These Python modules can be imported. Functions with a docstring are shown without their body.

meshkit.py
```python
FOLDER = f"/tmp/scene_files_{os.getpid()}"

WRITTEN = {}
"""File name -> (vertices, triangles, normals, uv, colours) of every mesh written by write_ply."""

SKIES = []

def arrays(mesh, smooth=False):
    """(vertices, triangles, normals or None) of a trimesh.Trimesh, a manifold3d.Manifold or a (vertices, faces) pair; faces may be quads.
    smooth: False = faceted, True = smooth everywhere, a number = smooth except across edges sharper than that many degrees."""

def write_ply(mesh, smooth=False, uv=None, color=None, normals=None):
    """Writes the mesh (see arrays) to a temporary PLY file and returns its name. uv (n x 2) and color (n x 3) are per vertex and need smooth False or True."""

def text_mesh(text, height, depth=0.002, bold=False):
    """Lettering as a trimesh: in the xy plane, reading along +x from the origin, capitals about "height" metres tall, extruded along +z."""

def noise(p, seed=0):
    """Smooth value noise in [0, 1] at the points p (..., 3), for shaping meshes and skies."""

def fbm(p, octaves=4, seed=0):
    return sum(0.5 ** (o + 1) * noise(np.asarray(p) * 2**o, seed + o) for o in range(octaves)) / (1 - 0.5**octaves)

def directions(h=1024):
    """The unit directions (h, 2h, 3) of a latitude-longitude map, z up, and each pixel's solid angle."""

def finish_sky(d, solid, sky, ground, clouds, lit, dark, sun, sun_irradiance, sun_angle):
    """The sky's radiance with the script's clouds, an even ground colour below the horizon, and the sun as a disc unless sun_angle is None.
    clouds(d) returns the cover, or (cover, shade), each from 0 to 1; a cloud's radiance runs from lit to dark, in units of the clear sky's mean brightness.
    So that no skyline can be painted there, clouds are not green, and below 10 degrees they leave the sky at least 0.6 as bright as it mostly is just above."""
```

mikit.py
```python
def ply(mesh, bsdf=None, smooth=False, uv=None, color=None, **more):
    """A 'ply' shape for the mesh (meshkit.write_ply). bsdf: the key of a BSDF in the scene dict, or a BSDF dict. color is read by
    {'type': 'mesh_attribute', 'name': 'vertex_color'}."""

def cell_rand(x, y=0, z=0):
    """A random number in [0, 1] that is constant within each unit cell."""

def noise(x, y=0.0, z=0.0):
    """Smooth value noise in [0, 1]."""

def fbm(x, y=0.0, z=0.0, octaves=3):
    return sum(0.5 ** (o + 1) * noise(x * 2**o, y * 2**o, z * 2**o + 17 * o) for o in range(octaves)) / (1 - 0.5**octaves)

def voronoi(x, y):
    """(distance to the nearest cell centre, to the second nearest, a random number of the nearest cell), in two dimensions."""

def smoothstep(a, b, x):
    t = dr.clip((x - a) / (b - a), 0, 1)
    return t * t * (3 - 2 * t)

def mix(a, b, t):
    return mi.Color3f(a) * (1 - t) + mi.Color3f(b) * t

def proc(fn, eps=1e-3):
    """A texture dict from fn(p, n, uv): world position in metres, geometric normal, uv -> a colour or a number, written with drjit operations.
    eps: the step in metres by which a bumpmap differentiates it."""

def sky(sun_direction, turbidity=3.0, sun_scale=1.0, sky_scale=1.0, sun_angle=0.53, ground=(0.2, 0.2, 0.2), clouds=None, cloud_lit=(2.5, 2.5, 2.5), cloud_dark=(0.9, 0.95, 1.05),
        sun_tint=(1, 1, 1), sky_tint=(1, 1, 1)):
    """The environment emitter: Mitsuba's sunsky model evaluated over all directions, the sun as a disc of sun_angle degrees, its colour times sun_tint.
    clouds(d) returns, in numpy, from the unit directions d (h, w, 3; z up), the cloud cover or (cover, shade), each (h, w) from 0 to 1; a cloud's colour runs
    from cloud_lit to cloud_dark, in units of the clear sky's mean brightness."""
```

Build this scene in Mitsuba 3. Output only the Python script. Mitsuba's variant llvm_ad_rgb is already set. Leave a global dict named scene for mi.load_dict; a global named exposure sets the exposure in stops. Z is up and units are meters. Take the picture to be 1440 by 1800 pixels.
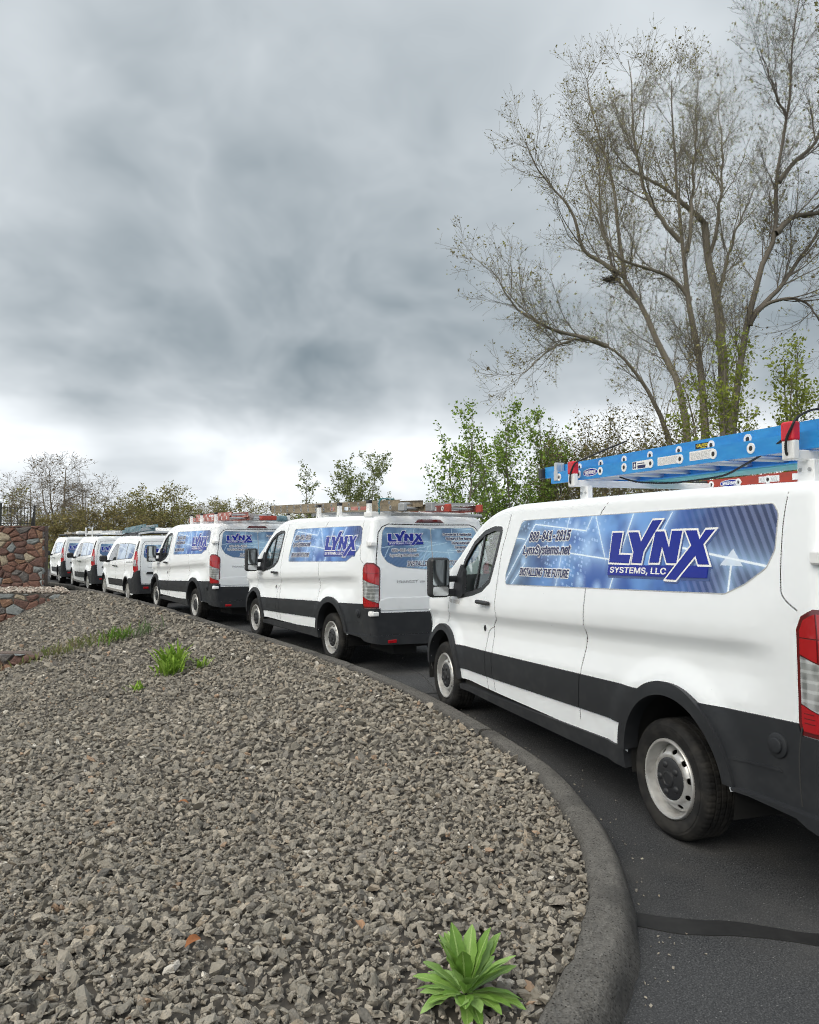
import math
import numpy as np, trimesh, shapely
import shapely.affinity as aff
from shapely.geometry import Polygon, LineString, Point, MultiPolygon, box as sbox
from scipy.spatial import Delaunay, Voronoi, cKDTree
from scipy.interpolate import PchipInterpolator as PI
import drjit as dr, mitsuba as mi, mikit, meshkit
from mikit import proc, ply, noise, fbm, voronoi, cell_rand, smoothstep, mix
T = mi.ScalarTransform4f
scene, labels = {}, {}

# ------------------------------------------------------------------ camera, sky, exposure
EYE, PITCH = 1.75, math.atan(48 / 1400)
scene['camera'] = {'type': 'perspective', 'fov_axis': 'x', 'fov': math.degrees(2 * math.atan(720 / 1400)), 'near_clip': 0.05, 'far_clip': 3000.0,
    'to_world': T().look_at(origin=[0, 0, EYE], target=[0, math.cos(PITCH), EYE + math.sin(PITCH)], up=[0, 0, 1])}
SUN = (-0.50, -0.62, 0.78)
def clouds(d):
    el = np.degrees(np.arcsin(np.clip(d[..., 2], -1, 1))); az = np.degrees(np.arctan2(d[..., 0], d[..., 1]))
    k = 1.0 / (np.maximum(d[..., 2], 0) + 0.50)
    q = 1.9 * np.stack([d[..., 0] * k, d[..., 1] * k, 0 * k], -1)
    w1 = meshkit.fbm(q * 1.3 + 3.1, 4, 5) - 0.5; w2 = meshkit.fbm(q * 1.3 + 23.7, 4, 6) - 0.5
    q2 = q + 0.55 * np.stack([w1, w2, 0 * w1], -1)
    big = meshkit.fbm(q2 * 1.15 + 11.3, 3, 21) - 0.5
    puff = 1 - np.abs(2 * meshkit.fbm(q2 * 2.4 + 5.7, 5, 33) - 1); puff2 = meshkit.fbm(q2 * 5.5 + 8.3, 5, 45) - 0.5
    base = np.interp(el, [0, 2.5, 4.5, 7, 9.5, 14, 20, 27, 34, 60, 90], [.30, .16, .14, .30, .80, .96, .92, .80, .70, .54, .44])
    base = base + 0.03 * np.exp(-((az + 8) / 15) ** 2 - ((el - 14) / 7) ** 2) - 0.14 * sst_(4, 16, az) * sst_(40, 26, el) - 0.14 * sst_(-19, -28, az)
    edge = np.interp(el, [0, 4, 7, 10, 14], [.25, .45, 1.0, .9, .55])
    s = base + 0.70 * big * (0.6 + 0.4 * edge) + 0.36 * (0.70 - puff) + 0.30 * puff2 * (0.6 + edge)
    streak = meshkit.fbm(np.stack([az * 0.09 + w1 * 2, el * 0.42 + w2 * 1.5, 0 * el], -1) + 40.2, 5, 9)
    s = s + np.interp(el, [0, 2, 7, 11], [0.5, .9, .7, 0]) * (streak - 0.50)
    sun = np.asarray(SUN) / np.linalg.norm(SUN)
    s = s - 0.30 * np.clip(d @ sun, 0, 1) ** 2
    return np.ones_like(s), np.clip(s, 0, 1)
def sst_(a, b, x):
    t = np.clip((x - a) / (b - a), 0, 1); return t * t * (3 - 2 * t)
scene['sky'] = mikit.sky(SUN, turbidity=3, sun_scale=0.34, sky_scale=1.0, sun_angle=48, sun_tint=(0.86, 0.96, 1.10), clouds=clouds, cloud_lit=(2.45, 2.56, 2.64), cloud_dark=(0.565, 0.70, 0.795))
exposure = 2.28

# ------------------------------------------------------------------ materials
def mat(key, **k):
    scene[key] = {'type': 'twosided', 'bsdf': {'type': 'principled', **k}}
    return key
def rgb(r, g=None, b=None):
    return {'type': 'rgb', 'value': [r, r if g is None else g, r if b is None else b]}
def matproc(key, fn, bump=None, bscale=0.002, eps=1e-3, **k):
    inner = {'type': 'principled', 'base_color': proc(fn), **k}
    if bump is not None:
        inner = {'type': 'bumpmap', 'tex': proc(bump, eps), 'scale': bscale, 'bsdf': inner}
    scene[key] = {'type': 'twosided', 'bsdf': inner}
    return key
def vcol(key, rough=0.8, **k):
    scene[key] = {'type': 'twosided', 'bsdf': {'type': 'principled', 'base_color': {'type': 'mesh_attribute', 'name': 'vertex_color'}, 'roughness': rough, 'specular': 0.3, **k}}
    return key
def leafmat(key):
    scene[key] = {'type': 'principledthin', 'base_color': {'type': 'mesh_attribute', 'name': 'vertex_color'}, 'roughness': 0.55, 'diff_trans': 0.7, 'spec_trans': 0.0}
    return key

def white_fn(p, n, uv):
    g = fbm(p.x * 2.1, p.y * 2.1, p.z * 3.0, 4)
    low = 1 - smoothstep(0.25, 1.0, p.z)
    d = dr.clip(0.05 * (g - 0.35) + 0.12 * low * smoothstep(0.3, 0.8, fbm(p.x * 6, p.y * 6, p.z * 9, 3)), 0, 1)
    return mix([0.795, 0.825, 0.855], [0.42, 0.41, 0.39], d)
matproc('white_paint', white_fn, roughness=0.28, specular=0.5, clearcoat=0.8, clearcoat_gloss=0.93)
def trim_fn(p, n, uv):
    g = fbm(p.x * 9, p.y * 9, p.z * 9, 4)
    low = 1 - smoothstep(0.3, 0.7, p.z)
    return mix([0.016, 0.018, 0.022], [0.065, 0.066, 0.068], dr.clip(0.12 * smoothstep(0.45, 0.8, g) + 0.25 * low * g, 0, 1))
matproc('black_trim', trim_fn, bump=lambda p, n, uv: noise(p.x * 700, p.y * 700, p.z * 700), bscale=0.00025, eps=4e-4, roughness=0.52, specular=0.45)
mat('dark_gap', base_color=rgb(0.03), roughness=0.7)
mat('dark_void', base_color=rgb(0.012), roughness=0.9)
mat('interior_dark', base_color=rgb(0.03, 0.031, 0.033), roughness=0.8)
mat('seat_cloth', base_color=rgb(0.06, 0.062, 0.066), roughness=0.9)
def tyre_fn(p, n, uv):
    return mix([0.013, 0.013, 0.0135], [0.036, 0.034, 0.031], dr.clip(smoothstep(0.35, 0.8, fbm(p.x * 12, p.y * 12, p.z * 12, 3)), 0, 1))
matproc('rubber', tyre_fn, roughness=0.75, specular=0.3)
def rim_fn(p, n, uv):
    g = fbm(p.x * 14, p.y * 14, p.z * 14, 3)
    return mix([0.56, 0.56, 0.55], [0.24, 0.21, 0.18], dr.clip(smoothstep(0.5, 0.85, g) * 0.5, 0, 1))
matproc('rim_silver', rim_fn, roughness=0.32, metallic=0.55, specular=0.6)
mat('cap_black', base_color=rgb(0.02, 0.021, 0.024), roughness=0.42, specular=0.5)
mat('lens_red', base_color=rgb(0.36, 0.004, 0.010), roughness=0.12, specular=0.6, clearcoat=1.0, clearcoat_gloss=0.97)
mat('lens_dark_red', base_color=rgb(0.10, 0.003, 0.006), roughness=0.12, specular=0.6, clearcoat=1.0, clearcoat_gloss=0.97)
def clear_fn(p, n, uv):
    a = smoothstep(0.3, 0.7, noise(uv.x * 34, uv.y * 14)); b = smoothstep(0.55, 0.8, dr.abs(2 * (uv.y * 22 - dr.floor(uv.y * 22)) - 1))
    return mix([0.20, 0.21, 0.215], [0.62, 0.64, 0.66], dr.clip(0.6 * a + 0.4 * b, 0, 1))
matproc('lens_clear', clear_fn, roughness=0.12, specular=0.7, metallic=0.25, clearcoat=1.0, clearcoat_gloss=0.97)
mat('mirror_lens', base_color=rgb(0.55, 0.57, 0.58), roughness=0.12, metallic=0.7)
scene['window_glass'] = {'type': 'thindielectric', 'specular_transmittance': rgb(0.72, 0.80, 0.77)}
mat('mirror_glass', base_color=rgb(0.42, 0.46, 0.47), roughness=0.06, metallic=1.0)
mat('dark_glass', base_color=rgb(0.02, 0.024, 0.027), roughness=0.06, specular=0.8, clearcoat=1.0, clearcoat_gloss=0.99)
mat('bare_aluminium', base_color=rgb(0.62, 0.63, 0.64), roughness=0.34, metallic=0.75)
mat('dull_aluminium', base_color=rgb(0.42, 0.43, 0.44), roughness=0.45, metallic=0.6)
mat('powder_white', base_color=rgb(0.78, 0.79, 0.80), roughness=0.38)
mat('chrome_grey', base_color=rgb(0.30, 0.31, 0.32), roughness=0.25, metallic=0.7)
def fibre(a, b, f=8.0):
    def fn(p, n, uv):
        return mix(a, b, dr.clip(smoothstep(0.35, 0.75, fbm(p.x * f, p.y * f, p.z * f * 3, 4)), 0, 1))
    return fn
matproc('fibre_blue', fibre([0.015, 0.235, 0.62], [0.03, 0.29, 0.66]), roughness=0.42, specular=0.5)
mat('fibre_teal', base_color=rgb(0.16, 0.52, 0.53), roughness=0.45)
matproc('fibre_red', fibre([0.40, 0.05, 0.03], [0.30, 0.05, 0.035]), roughness=0.48)
matproc('fibre_dark_red', fibre([0.20, 0.035, 0.028], [0.13, 0.05, 0.04]), roughness=0.55)
matproc('fibre_faded_red', fibre([0.34, 0.105, 0.09], [0.44, 0.24, 0.21]), roughness=0.6)
matproc('fibre_brown', fibre([0.26, 0.215, 0.15], [0.15, 0.125, 0.09], 5.0), roughness=0.7)
matproc('fibre_slate', fibre([0.10, 0.18, 0.22], [0.22, 0.33, 0.38], 5.0), roughness=0.6)
mat('cap_red', base_color=rgb(0.60, 0.012, 0.028), roughness=0.35, clearcoat=0.5)
mat('print_white', base_color=rgb(0.82), roughness=0.4)
mat('print_pale', base_color=rgb(0.70, 0.78, 0.88), roughness=0.4)
mat('print_grey', base_color=rgb(0.45), roughness=0.5)
mat('print_black', base_color=rgb(0.012), roughness=0.4)
mat('print_yellow', base_color=rgb(0.82, 0.62, 0.02), roughness=0.4)
mat('print_navy', base_color=rgb(0.010, 0.017, 0.085), roughness=0.3, specular=0.3, clearcoat=0.3)
mat('print_blue', base_color=rgb(0.004, 0.017, 0.27), roughness=0.3, specular=0.3, clearcoat=0.1)
mat('print_shadow', base_color=rgb(0.05, 0.09, 0.25), roughness=0.4)
mat('plate_blue', base_color=rgb(0.20, 0.46, 0.66), roughness=0.35)
mat('cord_black', base_color=rgb(0.012), roughness=0.6)
mat('cord_teal', base_color=rgb(0.02, 0.16, 0.20), roughness=0.6)
mat('iron_black', base_color=rgb(0.014), roughness=0.5)

def seg(u, v, x0, y0, x1, y1):
    dx, dy = x1 - x0, y1 - y0
    t = dr.clip(((u - x0) * dx + (v - y0) * dy) / (dx * dx + dy * dy), 0, 1)
    return dr.sqrt(dr.square(u - x0 - t * dx) + dr.square(v - y0 - t * dy))
LINES = [(-1.75, .22, -1.35, .40, .007), (-1.6, -.13, -1.15, .36, .009), (-1.62, .26, -1.30, .24, .006), (-1.15, .36, -.35, .30, .007), (-.9, .16, .10, .10, .008),
         (-.35, .30, -.3, .40, .006), (.35, .24, 1.45, .10, .011), (.02, -.14, .2, .40, .009), (-.25, .40, -.05, .10, .006), (.48, .20, .60, .40, .006), (1.16, -.06, 1.16, .10, .012), (-1.45, -.13, -1.25, .05, .006), (-.62, .40, -.70, -.14, .005)]
def wrap_fn(p, n, uv):
    u, v = uv.x, uv.y
    cloud = fbm(u * 2.2 + 3.1, v * 3.0 + 7.7, 0.0, 4); c2 = fbm(u * 6 + 13.1, v * 6 + 1.7, 0.0, 3)
    t = smoothstep(-1.5, -0.45, u) * (1 - 0.9 * smoothstep(0.75, 1.45, u))
    col = mix([0.005, 0.007, 0.020], [0.022, 0.085, 0.36], t)
    col = mix(col, [0.17, 0.38, 0.78], dr.clip(smoothstep(0.42, 0.70, cloud) * (0.15 + 0.85 * t), 0, 1) * 0.85)
    stripes = smoothstep(0.25, 0.75, dr.abs(2 * ((u * 17 + v * 12) - dr.floor(u * 17 + v * 12)) - 1))
    right = smoothstep(0.55, 1.15, u)
    col = mix(col, mix([0.045, 0.058, 0.125], [0.155, 0.19, 0.34], stripes), right * 0.75)
    gx, gy = u / 0.034, (v + 0.18 * u) / 0.030
    fx, fy = gx - dr.floor(gx), gy - dr.floor(gy)
    sq = dr.select((cell_rand(dr.floor(gx), dr.floor(gy)) > 0.70) & (fx > .16) & (fx < .84) & (fy > .2) & (fy < .8), 1.0, 0.0)
    zone = smoothstep(0.47, 0.6, fbm(u * 1.7 + 31.0, v * 2.0, 0.0, 2)) * (1 - smoothstep(-0.1, 0.3, u))
    col = mix(col, [0.50, 0.70, 0.95], sq * zone * 0.55)
    gl, ln = mi.Float(0), mi.Float(0)
    for x0, y0, x1, y1, w in LINES:
        dd = seg(u, v, x0, y0, x1, y1)
        ln = dr.maximum(ln, 1 - smoothstep(w * 0.35, w * 0.8, dd)); gl = dr.maximum(gl, dr.exp(-dd / 0.05))
    head = dr.select((v > .10) & (v < .19) & (dr.abs(u - 1.16) < (0.19 - v) * 0.95), 1.0, 0.0)
    for x, y, r in ((-1.28, .06, .055), (-.5, .33, .06), (-.36, -.06, .06), (-.95, .26, .05), (1.16, .12, .06), (-.12, -.10, .05), (-.30, .16, .12)):
        gl = dr.maximum(gl, 1.2 * dr.exp(-(dr.square(u - x) + dr.square(v - y)) / (r * r)))
    col = mix(col, [0.45, 0.68, 1.0], dr.clip(gl * 0.62, 0, 1))
    col = mix(col, [0.86, 0.93, 1.0], dr.clip(dr.maximum(ln * 0.92, head * 0.6), 0, 1))
    return mix(col, mi.Color3f(col) * 0.75, smoothstep(0.5, 0.7, c2) * 0.5)
matproc('wrap_print', wrap_fn, roughness=0.32, specular=0.3, clearcoat=0.35, clearcoat_gloss=0.95)
def rear_fn(p, n, uv):
    u, v = uv.x, uv.y
    cloud = fbm(u * 3.2 + 9.1, v * 3.0 + 2.7, 0.0, 4)
    col = mix([0.04, 0.11, 0.26], [0.30, 0.50, 0.70], dr.clip(smoothstep(0.3, 0.7, cloud) + 0.25 * v, 0, 1))
    stripes = smoothstep(0.3, 0.7, dr.abs(2 * ((u * 15 - v * 19) - dr.floor(u * 15 - v * 19)) - 1))
    col = mix(col, [0.09, 0.16, 0.30], stripes * (1 - smoothstep(0.0, 0.55, v + 0.6 * (u + 0.3))) * 0.6)
    ln = mi.Float(0)
    for x0, y0, x1, y1, w in ((.06, .33, .10, .50, .007), (.10, .50, .42, .48, .007), (.06, .33, .42, .30, .006), (.0, .20, .7, .16, .007), (-.5, .22, .0, .30, .006), (-.45, -.02, -.3, .25, .006), (.0, .2, .05, .0, .006)):
        ln = dr.maximum(ln, 1 - smoothstep(w * 0.35, w * 0.9, seg(u, v, x0 - .35, y0, x1 - .35, y1)))
        ln = dr.maximum(ln, 1 - smoothstep(w * 0.35, w * 0.9, seg(u, v, x0 + .25, y0, x1 + .25, y1)))
    return mix(col, [0.66, 0.82, 0.92], ln * 0.75)
def pale_fn(p, n, uv):
    c = fbm(uv.x * 2.2 + 3.0, uv.y * 4.0, 0.0, 4)
    return mix(mix([0.10, 0.17, 0.34], [0.48, 0.58, 0.72], dr.clip(smoothstep(0.3, 0.65, c) + 1.6 * (uv.y + 0.02), 0, 1)), [0.75, 0.82, 0.9], 0.5 * (1 - smoothstep(0.004, 0.02, seg(uv.x, uv.y, -.6, .25, 1.2, .05))))
matproc('pale_print', pale_fn, roughness=0.2, specular=0.5, clearcoat=1.0, clearcoat_gloss=0.96)
matproc('rear_print', rear_fn, roughness=0.32, specular=0.5, clearcoat=1.0, clearcoat_gloss=0.93)

def asphalt_fn(p, n, uv):
    d1, d2, r = voronoi(p.x * 105, p.y * 105)
    e1, e2, r2 = voronoi(p.x * 260 + 5, p.y * 260)
    big = fbm(p.x * 0.7, p.y * 0.7, 0.0, 4); mid = fbm(p.x * 7, p.y * 7, 0.0, 3)
    g = dr.clip(0.45 * big + 0.50 * r * smoothstep(0.5, 0.2, d1) + 0.30 * (r2 - 0.3), 0, 1)
    col = mix([0.014, 0.0155, 0.018], [0.108, 0.110, 0.114], g)
    stain = smoothstep(0.52, 0.75, fbm(p.x * 0.45 + 7, p.y * 0.8, 0.0, 4))
    col = mix(col, [0.022, 0.022, 0.024], 0.6 * stain)
    col = mix(col, [0.10, 0.095, 0.088], 0.30 * smoothstep(0.55, 0.75, fbm(p.x * 1.7 + 40, p.y * 1.7, 0.0, 4)) * mid)
    return mix(col, [0.26, 0.25, 0.24], dr.select((r > 0.99) & (d1 < 0.26), 0.6, 0.0))
matproc('asphalt', asphalt_fn, bump=lambda p, n, uv: (1 - voronoi(p.x * 105, p.y * 105)[0]) + 0.5 * fbm(p.x * 30, p.y * 30, 0.0, 2), bscale=0.0035, eps=8e-4, roughness=0.72, specular=0.35)
def kerb_fn(p, n, uv):
    g = fbm(p.x * 22, p.y * 22, p.z * 22, 4); b = fbm(p.x * 3, p.y * 3, p.z * 3, 3)
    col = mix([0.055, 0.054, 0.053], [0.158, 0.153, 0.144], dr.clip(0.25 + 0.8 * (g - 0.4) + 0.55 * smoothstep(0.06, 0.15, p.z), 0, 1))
    d1, d2, r = voronoi(p.x * 95, (p.y + p.z * 0.8) * 95)
    col = mix(col, mi.Color3f(col) * mix([0.55, 0.55, 0.55], [1.35, 1.35, 1.35], r), smoothstep(0.55, 0.25, d1))
    col = mix(col, [0.022, 0.022, 0.022], dr.select((r < 0.06) & (d1 < 0.33), 0.6, 0.0))
    return mix(col, [0.05, 0.05, 0.05], 0.5 * smoothstep(0.52, 0.7, b))
matproc('kerb_asphalt', kerb_fn, bump=lambda p, n, uv: fbm(p.x * 75, p.y * 75, p.z * 75, 4), bscale=0.05, eps=1.5e-3, roughness=0.85, specular=0.25)
matproc('seal_tar', lambda p, n, uv: mix([0.012, 0.012, 0.013], [0.026, 0.026, 0.026], fbm(p.x * 12, p.y * 12, 0.0, 4)), roughness=0.6, specular=0.4)
matproc('bank_soil', lambda p, n, uv: mix([0.045, 0.040, 0.034], [0.115, 0.105, 0.092], fbm(p.x * 14, p.y * 14, 0.0, 4)), roughness=0.95)
matproc('field_grass', lambda p, n, uv: mix([0.035, 0.050, 0.016], [0.085, 0.090, 0.035], fbm(p.x * 0.9, p.y * 0.9, 0.0, 4)), roughness=0.95)
scene['stone_chips'] = {'type': 'twosided', 'bsdf': {'type': 'bumpmap', 'tex': proc(lambda p, n, uv: fbm(p.x * 130, p.y * 130, p.z * 130, 3), 1.5e-3), 'scale': 0.012, 'bsdf': {'type': 'principled', 'base_color': {'type': 'mesh_attribute', 'name': 'vertex_color'}, 'roughness': 0.85, 'specular': 0.3}}}
vcol('pale_chips', 0.8)
vcol('bark_vc', 0.9)
leafmat('leaf_vc')
STONES = []
for i, (a, b) in enumerate([((0.128, 0.067, 0.053), (0.211, 0.116, 0.088)), ((0.095, 0.054, 0.048), (0.156, 0.091, 0.075)), ((0.276, 0.223, 0.165), (0.399, 0.351, 0.266)), ((0.166, 0.182, 0.184), (0.266, 0.290, 0.297)), ((0.084, 0.079, 0.079), (0.156, 0.145, 0.139)), ((0.177, 0.096, 0.063), (0.288, 0.182, 0.126))]):
    def sf(p, n, uv, a=a, b=b):
        return mix(a, b, dr.clip(fbm(p.x * 11, p.y * 11, p.z * 11, 4) * 1.5 - 0.25, 0, 1))
    STONES.append(matproc('wall_rock_%s' % 'abcdef'[i], sf, bump=lambda p, n, uv: fbm(p.x * 26, p.y * 26, p.z * 26, 4), bscale=0.03, eps=3e-3, roughness=0.9))
matproc('mortar_dark', lambda p, n, uv: mix([0.075, 0.058, 0.05], [0.14, 0.11, 0.096], fbm(p.x * 9, p.y * 9, p.z * 9, 3)), roughness=0.95)

# ------------------------------------------------------------------ helpers
def add(key, shape, to=None):
    k, i = key, 0
    while k in scene:
        i += 1; k = '%s_%03d' % (key, i)
    scene[k] = dict(shape) if to is None else {**shape, 'to_world': to}
    return k
def tag(key, label=None, cat=None, group=None, kind=None):
    d = labels.setdefault(key, {})
    for n, v in (('label', label), ('category', cat), ('group', group), ('kind', kind)):
        if v: d[n] = v
def cat(meshes):
    return trimesh.util.concatenate([m for m in meshes if m is not None])
def bx(x0, x1, y0, y1, z0, z1, bevel=0.0):
    if bevel <= 0:
        m = trimesh.creation.box((x1 - x0, y1 - y0, z1 - z0))
    else:
        b = min(bevel, .45 * min(x1 - x0, y1 - y0, z1 - z0)); P = []
        for sx in (x0, x1):
            for sy in (y0, y1):
                for sz in (z0, z1):
                    ix, iy, iz = (b if sx == x0 else -b), (b if sy == y0 else -b), (b if sz == z0 else -b)
                    P += [(sx, sy + iy, sz + iz), (sx + ix, sy, sz + iz), (sx + ix, sy + iy, sz)]
        return trimesh.convex.convex_hull(np.array(P))
    m.apply_translation(((x0 + x1) / 2, (y0 + y1) / 2, (z0 + z1) / 2)); return m
def tube(pts, r, k=8, cap=True):
    p = np.asarray(pts, float); n = len(p); r = np.broadcast_to(np.asarray(r, float), (n,))
    t = np.gradient(p, axis=0); t /= np.linalg.norm(t, axis=1, keepdims=True) + 1e-12
    ref = np.array([0, 0, 1.0]) if abs(t[:, 2]).mean() < 0.9 else np.array([1.0, 0, 0])
    a = np.cross(t, ref); a /= np.linalg.norm(a, axis=1, keepdims=True) + 1e-12; b = np.cross(t, a)
    an = np.arange(k) * 2 * np.pi / k
    v = (p[:, None] + r[:, None, None] * (np.cos(an)[None, :, None] * a[:, None] + np.sin(an)[None, :, None] * b[:, None])).reshape(-1, 3)
    i, j = np.meshgrid(np.arange(n - 1), np.arange(k), indexing='ij'); j2 = (j + 1) % k
    q = np.stack([i * k + j, i * k + j2, (i + 1) * k + j2, (i + 1) * k + j], -1).reshape(-1, 4)
    f = np.vstack([q[:, [0, 1, 2]], q[:, [0, 2, 3]]])
    if cap:
        v = np.vstack([v, p[:1], p[-1:]]); c0, c1 = n * k, n * k + 1; jj = np.arange(k)
        f = np.vstack([f, np.stack([0 * jj + c0, (jj + 1) % k, jj], 1), np.stack([0 * jj + c1, (n - 1) * k + jj, (n - 1) * k + (jj + 1) % k], 1)])
    m = trimesh.Trimesh(v, f, process=False)
    if m.volume < 0: m.invert()
    return m
def curve(pts, n):
    p = np.asarray(pts, float); s = np.r_[0, np.cumsum(np.linalg.norm(np.diff(p, axis=0), axis=1))]
    return PI(s, p)(np.linspace(0, s[-1], n))
def tri2d(poly, res):
    poly = poly.segmentize(res)
    B = np.vstack([np.array(r.coords)[:-1] for r in [poly.exterior, *poly.interiors]])
    x0, y0, x1, y1 = poly.bounds
    gx, gy = np.meshgrid(np.arange(x0, x1 + res, res), np.arange(y0, y1 + res, res * .87)); gx = gx + (np.arange(len(gx)) % 2)[:, None] * res / 2
    g = np.stack([gx.ravel(), gy.ravel()], 1)
    ins = poly.buffer(-res * .5)
    g = g[shapely.contains_xy(ins, g[:, 0], g[:, 1])] if not ins.is_empty else g[:0]
    V = np.vstack([B, g]); F = Delaunay(V).simplices; c = V[F].mean(1)
    F = F[shapely.contains_xy(poly, c[:, 0], c[:, 1])]
    a = V[F]; ar = (a[:, 1, 0] - a[:, 0, 0]) * (a[:, 2, 1] - a[:, 0, 1]) - (a[:, 2, 0] - a[:, 0, 0]) * (a[:, 1, 1] - a[:, 0, 1])
    F[ar < 0] = F[ar < 0][:, ::-1]
    return V, F[np.abs(ar) > 1e-10]
def shell(poly, f, top, bot=None, res=0.05, uvf=None, flip=False):
    """poly in the chart of f(a, b, off): its face at 'top', side walls down to 'bot'."""
    Vs, Fs, us, n0 = [], [], [], 0
    for g in getattr(poly, 'geoms', [poly]):
        V, F = tri2d(g, res); P = f(V[:, 0], V[:, 1], np.full(len(V), top)); Vs.append(P); Fs.append(F + n0); us.append(V); n0 += len(V)
        if bot is not None:
            e = np.sort(np.vstack([F[:, [0, 1]], F[:, [1, 2]], F[:, [2, 0]]]), 1); raw = np.vstack([F[:, [0, 1]], F[:, [1, 2]], F[:, [2, 0]]])
            _, idx, cnt = np.unique(e, axis=0, return_index=True, return_counts=True); E = raw[idx[cnt == 1]]
            ids = np.unique(E); mp = {i: k for k, i in enumerate(ids)}; m = len(ids)
            A = f(V[ids, 0], V[ids, 1], np.full(m, top)); Bm = f(V[ids, 0], V[ids, 1], np.full(m, bot))
            Vs += [A, Bm]; us += [V[ids], V[ids]]
            e0 = np.array([mp[i] for i in E[:, 0]]); e1 = np.array([mp[i] for i in E[:, 1]])
            Fs.append(np.vstack([np.stack([e1, e0, e0 + m], 1), np.stack([e1, e0 + m, e1 + m], 1)]) + n0); n0 += 2 * m
    V, F = np.vstack(Vs), np.vstack(Fs)
    if flip: F = F[:, ::-1]
    m = trimesh.Trimesh(V, F, process=False)
    return (m, uvf(np.vstack(us))) if uvf is not None else m
_texts = {}
def text_poly(s, w, h, shear=0.0, bold=True, fat=0.0):
    if (s, bold) not in _texts:
        m = meshkit.text_mesh(s, 1.0, 0.01, bold); z = m.vertices[:, 2]
        f = m.faces[(z[m.faces] > 0.005).all(1)]; t = m.vertices[f][:, :, :2]
        _texts[(s, bold)] = shapely.union_all([Polygon(q) for q in t if Polygon(q).area > 1e-9]).buffer(0)
    p = _texts[(s, bold)]
    if fat: p = p.buffer(fat)
    x0, y0, x1, y1 = p.bounds
    p = aff.translate(p, -x0, 0); p = aff.scale(p, (w / (x1 - x0)) if w else h, h, origin=(0, 0))
    if shear: p = aff.affine_transform(p, [1, shear, 0, 1, 0, 0])
    return p.simplify(h * 0.012)
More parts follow.
